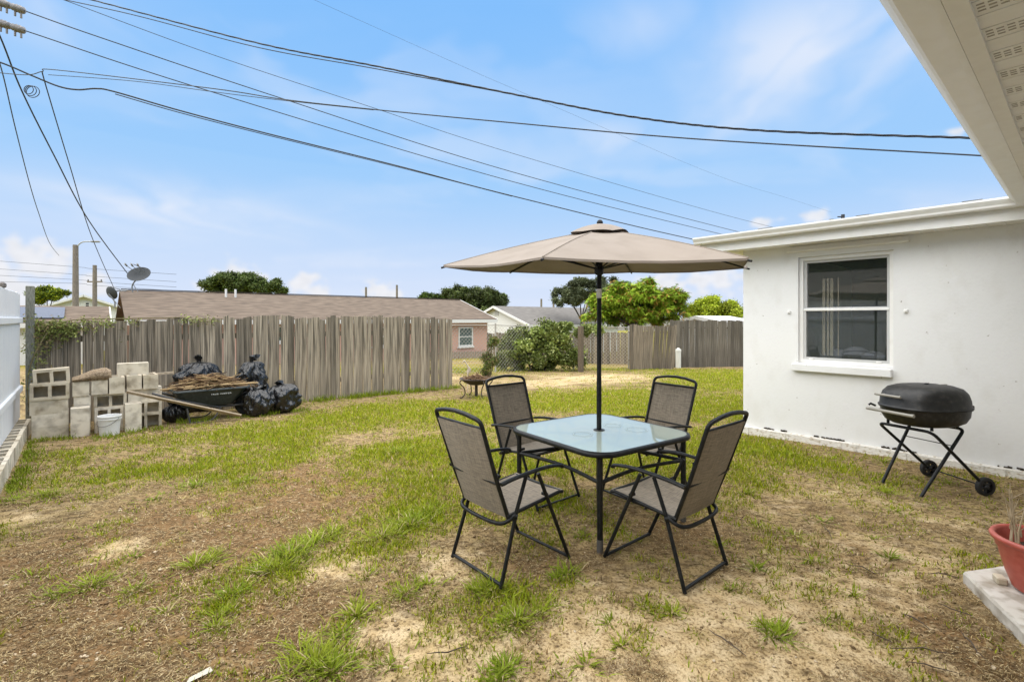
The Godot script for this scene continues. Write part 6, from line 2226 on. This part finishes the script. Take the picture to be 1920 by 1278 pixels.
# ================================================================ main
func _ready() -> void:
	n1.frequency = 0.02; n1.seed = 1; n1.fractal_octaves = 3
	n2.frequency = 0.02; n2.seed = 2; n2.fractal_octaves = 2
	n3.frequency = 0.02; n3.seed = 3; n3.fractal_octaves = 2
	# camera
	var cam := Camera3D.new()
	cam.name = "camera"
	add_child(cam)
	cam.position = Vector3(0, EYE, 0)
	cam.rotation.y = -YAW
	cam.near = 0.05
	cam.far = 900.0
	cam.projection = Camera3D.PROJECTION_FRUSTUM
	cam.size = 0.05 * 1278.0 / FOCAL
	cam.frustum_offset = Vector2(0, -(639.0 - HORIZON) / FOCAL * 0.05)
	cam.current = true
	# sky, sun, exposure
	var exposure := 5.2
	var env := Environment.new()
	env.background_mode = Environment.BG_SKY
	env.sky = build_sky(1.0 / exposure)
	env.tonemap_mode = Environment.TONE_MAPPER_LINEAR
	env.tonemap_exposure = exposure
	env.sdfgi_enabled = true
	env.ssao_enabled = true
	env.ssil_enabled = true
	var we := WorldEnvironment.new()
	we.name = "environment"
	we.environment = env
	add_child(we)
	var sun := DirectionalLight3D.new()
	sun.name = "sun"
	sun.light_energy = 0.5
	sun.light_angular_distance = 124.0
	sun.light_color = Color(1.0, 0.962, 0.89)
	sun.shadow_enabled = true
	add_child(sun)
	sun.look_at_from_position(Vector3.ZERO, -Vector3(-0.20, 1.0, -0.10))
	# setting
	sand_spots = spots([[1500, 1250, 0.55, 1.3], [1400, 1245, 0.4, 1.2], [1330, 1265, 0.3], [1560, 1270, 0.35], [1180, 1260, 0.3, 0.8], [1650, 1090, 0.3, 0.5], [1580, 1180, 0.35, 0.6], [620, 1060, 0.24, 1.2], [850, 1060, 0.26, 1.1], [650, 1035, 0.15, 0.9], [690, 1215, 0.2, 1.3], [760, 1190, 0.2, 0.7], [830, 1245, 0.25, 0.6], [1000, 1240, 0.3, 0.7], [1080, 1160, 0.25, 0.6], [1200, 1200, 0.3, 0.65], [1130, 1090, 0.25, 0.4], [1300, 1180, 0.25, 0.6], [1480, 1090, 0.35, 0.55], [1620, 1010, 0.4, 0.5], [1460, 940, 0.4, 0.5], [1740, 1060, 0.3, 0.6], [1700, 1120, 0.22, 0.6], [1780, 980, 0.4, 0.45], [1570, 910, 0.5, 0.45], [1420, 1150, 0.25, 0.6], [215, 1030, 0.16, 0.9], [240, 1025, 0.15, 0.7], [40, 965, 0.2, 0.8], [20, 1090, 0.15, 0.7], [880, 900, 0.3, 0.3], [1000, 720, 1.2, 0.8], [1100, 710, 1.4, 1.0], [1180, 705, 1.4, 0.9], [860, 708, 0.9, 0.9], [930, 735, 0.5, 0.5], [480, 800, 0.35, 0.7], [380, 850, 0.3, 0.4], [1330, 697, 0.8, 0.5], [800, 745, 0.4, 0.4], [650, 790, 0.25, 0.4]])
	brown_spots = spots([[150, 1200, 0.6], [350, 1220, 0.5], [80, 1060, 0.5], [280, 1010, 0.6], [450, 940, 0.6], [600, 930, 0.55, 1.1], [690, 915, 0.35], [480, 1150, 0.35], [330, 1130, 0.4], [180, 1270, 0.4], [430, 1260, 0.35], [560, 880, 0.4, 0.6], [520, 990, 0.35], [1750, 1210, 0.3, 0.8], [1830, 1250, 0.3, 0.9], [1690, 1180, 0.2, 0.6], [1260, 1000, 0.35, 0.6], [1000, 1060, 0.3, 0.6], [1600, 1030, 0.25, 0.5], [1500, 1020, 0.25, 0.5]])
	green_spots = spots([[500, 860, 0.7, 0.3], [350, 900, 0.5, 0.2], [780, 900, 0.6, 0.5], [1050, 930, 0.6, 0.35], [1300, 960, 0.5, 0.3], [900, 690, 2.2], [1000, 672, 3.5, 1.2], [1150, 690, 2.0, 0.8], [1390, 700, 2.5], [1500, 720, 2.0], [850, 672, 4.0, 1.2], [700, 690, 4.0, 1.2], [560, 900, 0.5, 0.35], [250, 870, 0.6, 0.5], [420, 870, 0.6, 0.5], [150, 900, 0.5, 0.35], [700, 1000, 0.4, 0.45], [560, 1040, 0.35, 0.5], [950, 960, 0.6, 0.4], [1400, 900, 0.5, 0.5], [1600, 890, 0.5, 0.4], [930, 1120, 0.3, 0.35], [640, 1170, 0.25, 0.4], [600, 1250, 0.25, 0.5], [410, 1130, 0.2, 0.4], [620, 790, 0.9, 0.9], [720, 770, 1.0], [820, 765, 1.1, 0.9], [900, 790, 0.9, 0.9], [760, 845, 0.6, 0.9], [860, 840, 0.6, 0.7], [480, 815, 0.6, 0.7], [380, 815, 0.5, 0.6], [550, 830, 0.5, 0.6], [250, 830, 0.4, 0.5], [130, 850, 0.35, 0.4], [1040, 750, 1.3, 1.0], [1330, 760, 1.6, 1.1], [1180, 760, 1.4, 1.0], [1340, 720, 1.6, 1.0], [1150, 735, 1.0, 0.7], [1360, 830, 0.8, 0.9], [1420, 845, 0.5, 0.6], [960, 870, 0.7, 0.5], [1100, 850, 0.9, 0.6], [1250, 860, 0.7, 0.6], [810, 950, 0.45, 0.6], [880, 685, 1.2, 1.0], [1050, 680, 3.0, 1.0], [1300, 705, 1.2, 0.6], [690, 855, 0.35, 0.5], [1480, 860, 0.4, 0.4]])
	build_ground()
	build_house()
	build_vinyl_fence()
	build_wood_fence()
	far_fence("board_fence", "weathered brown board fence with leaning boards beside the chain link", px(1181, 693), px(1262, 691), 1.72, 0.05, -0.12, grey_wood("brown_board", 4, 0.02, 0.95), 71)
	far_fence("board_fence", "straight grey board fence behind the white pipe", px(1258, 689) + fwd * 0.15, px(1420, 687), 1.93, -0.02, 0.0, grey_wood("slate_board", 4, -0.02, 0.62), 72)
	build_chain_link()
	build_neighbours()
	build_trees()
	build_wires()
	# objects
	var tc := Vector3(2.965, ground_y(2.96, -2.43), -2.43)
	build_table(tc, -0.09)
	build_umbrella(tc)
	var ch := make_chair("brown sling folding chair with its back to the wall of blocks and the vinyl fence")
	ch.position = Vector3(2.0, 0.0, -2.35)
	ch.rotation.y = -PI / 2
	var spec := [[Vector3(2.70, 0.0, -1.69), 0.0, "brown sling folding chair with its back to the house eave and the flower pot"], [Vector3(2.89, 0.0, -3.06), PI, "brown sling folding chair between the table and the board fence"], [Vector3(3.62, 0.0, -2.46), PI / 2 - 0.1, "brown sling folding chair between the table and the white wing wall"]]
	for e in spec:
		var o: Node3D = ch.duplicate()
		o.name = numbered("folding_chair")
		add_child(o)
		o.position = e[0]
		o.rotation.y = e[1]
		o.set_meta("label", e[2])
	build_grill()
	build_slab_and_pot()
	build_blocks()
	build_rubbish()
	scatter()
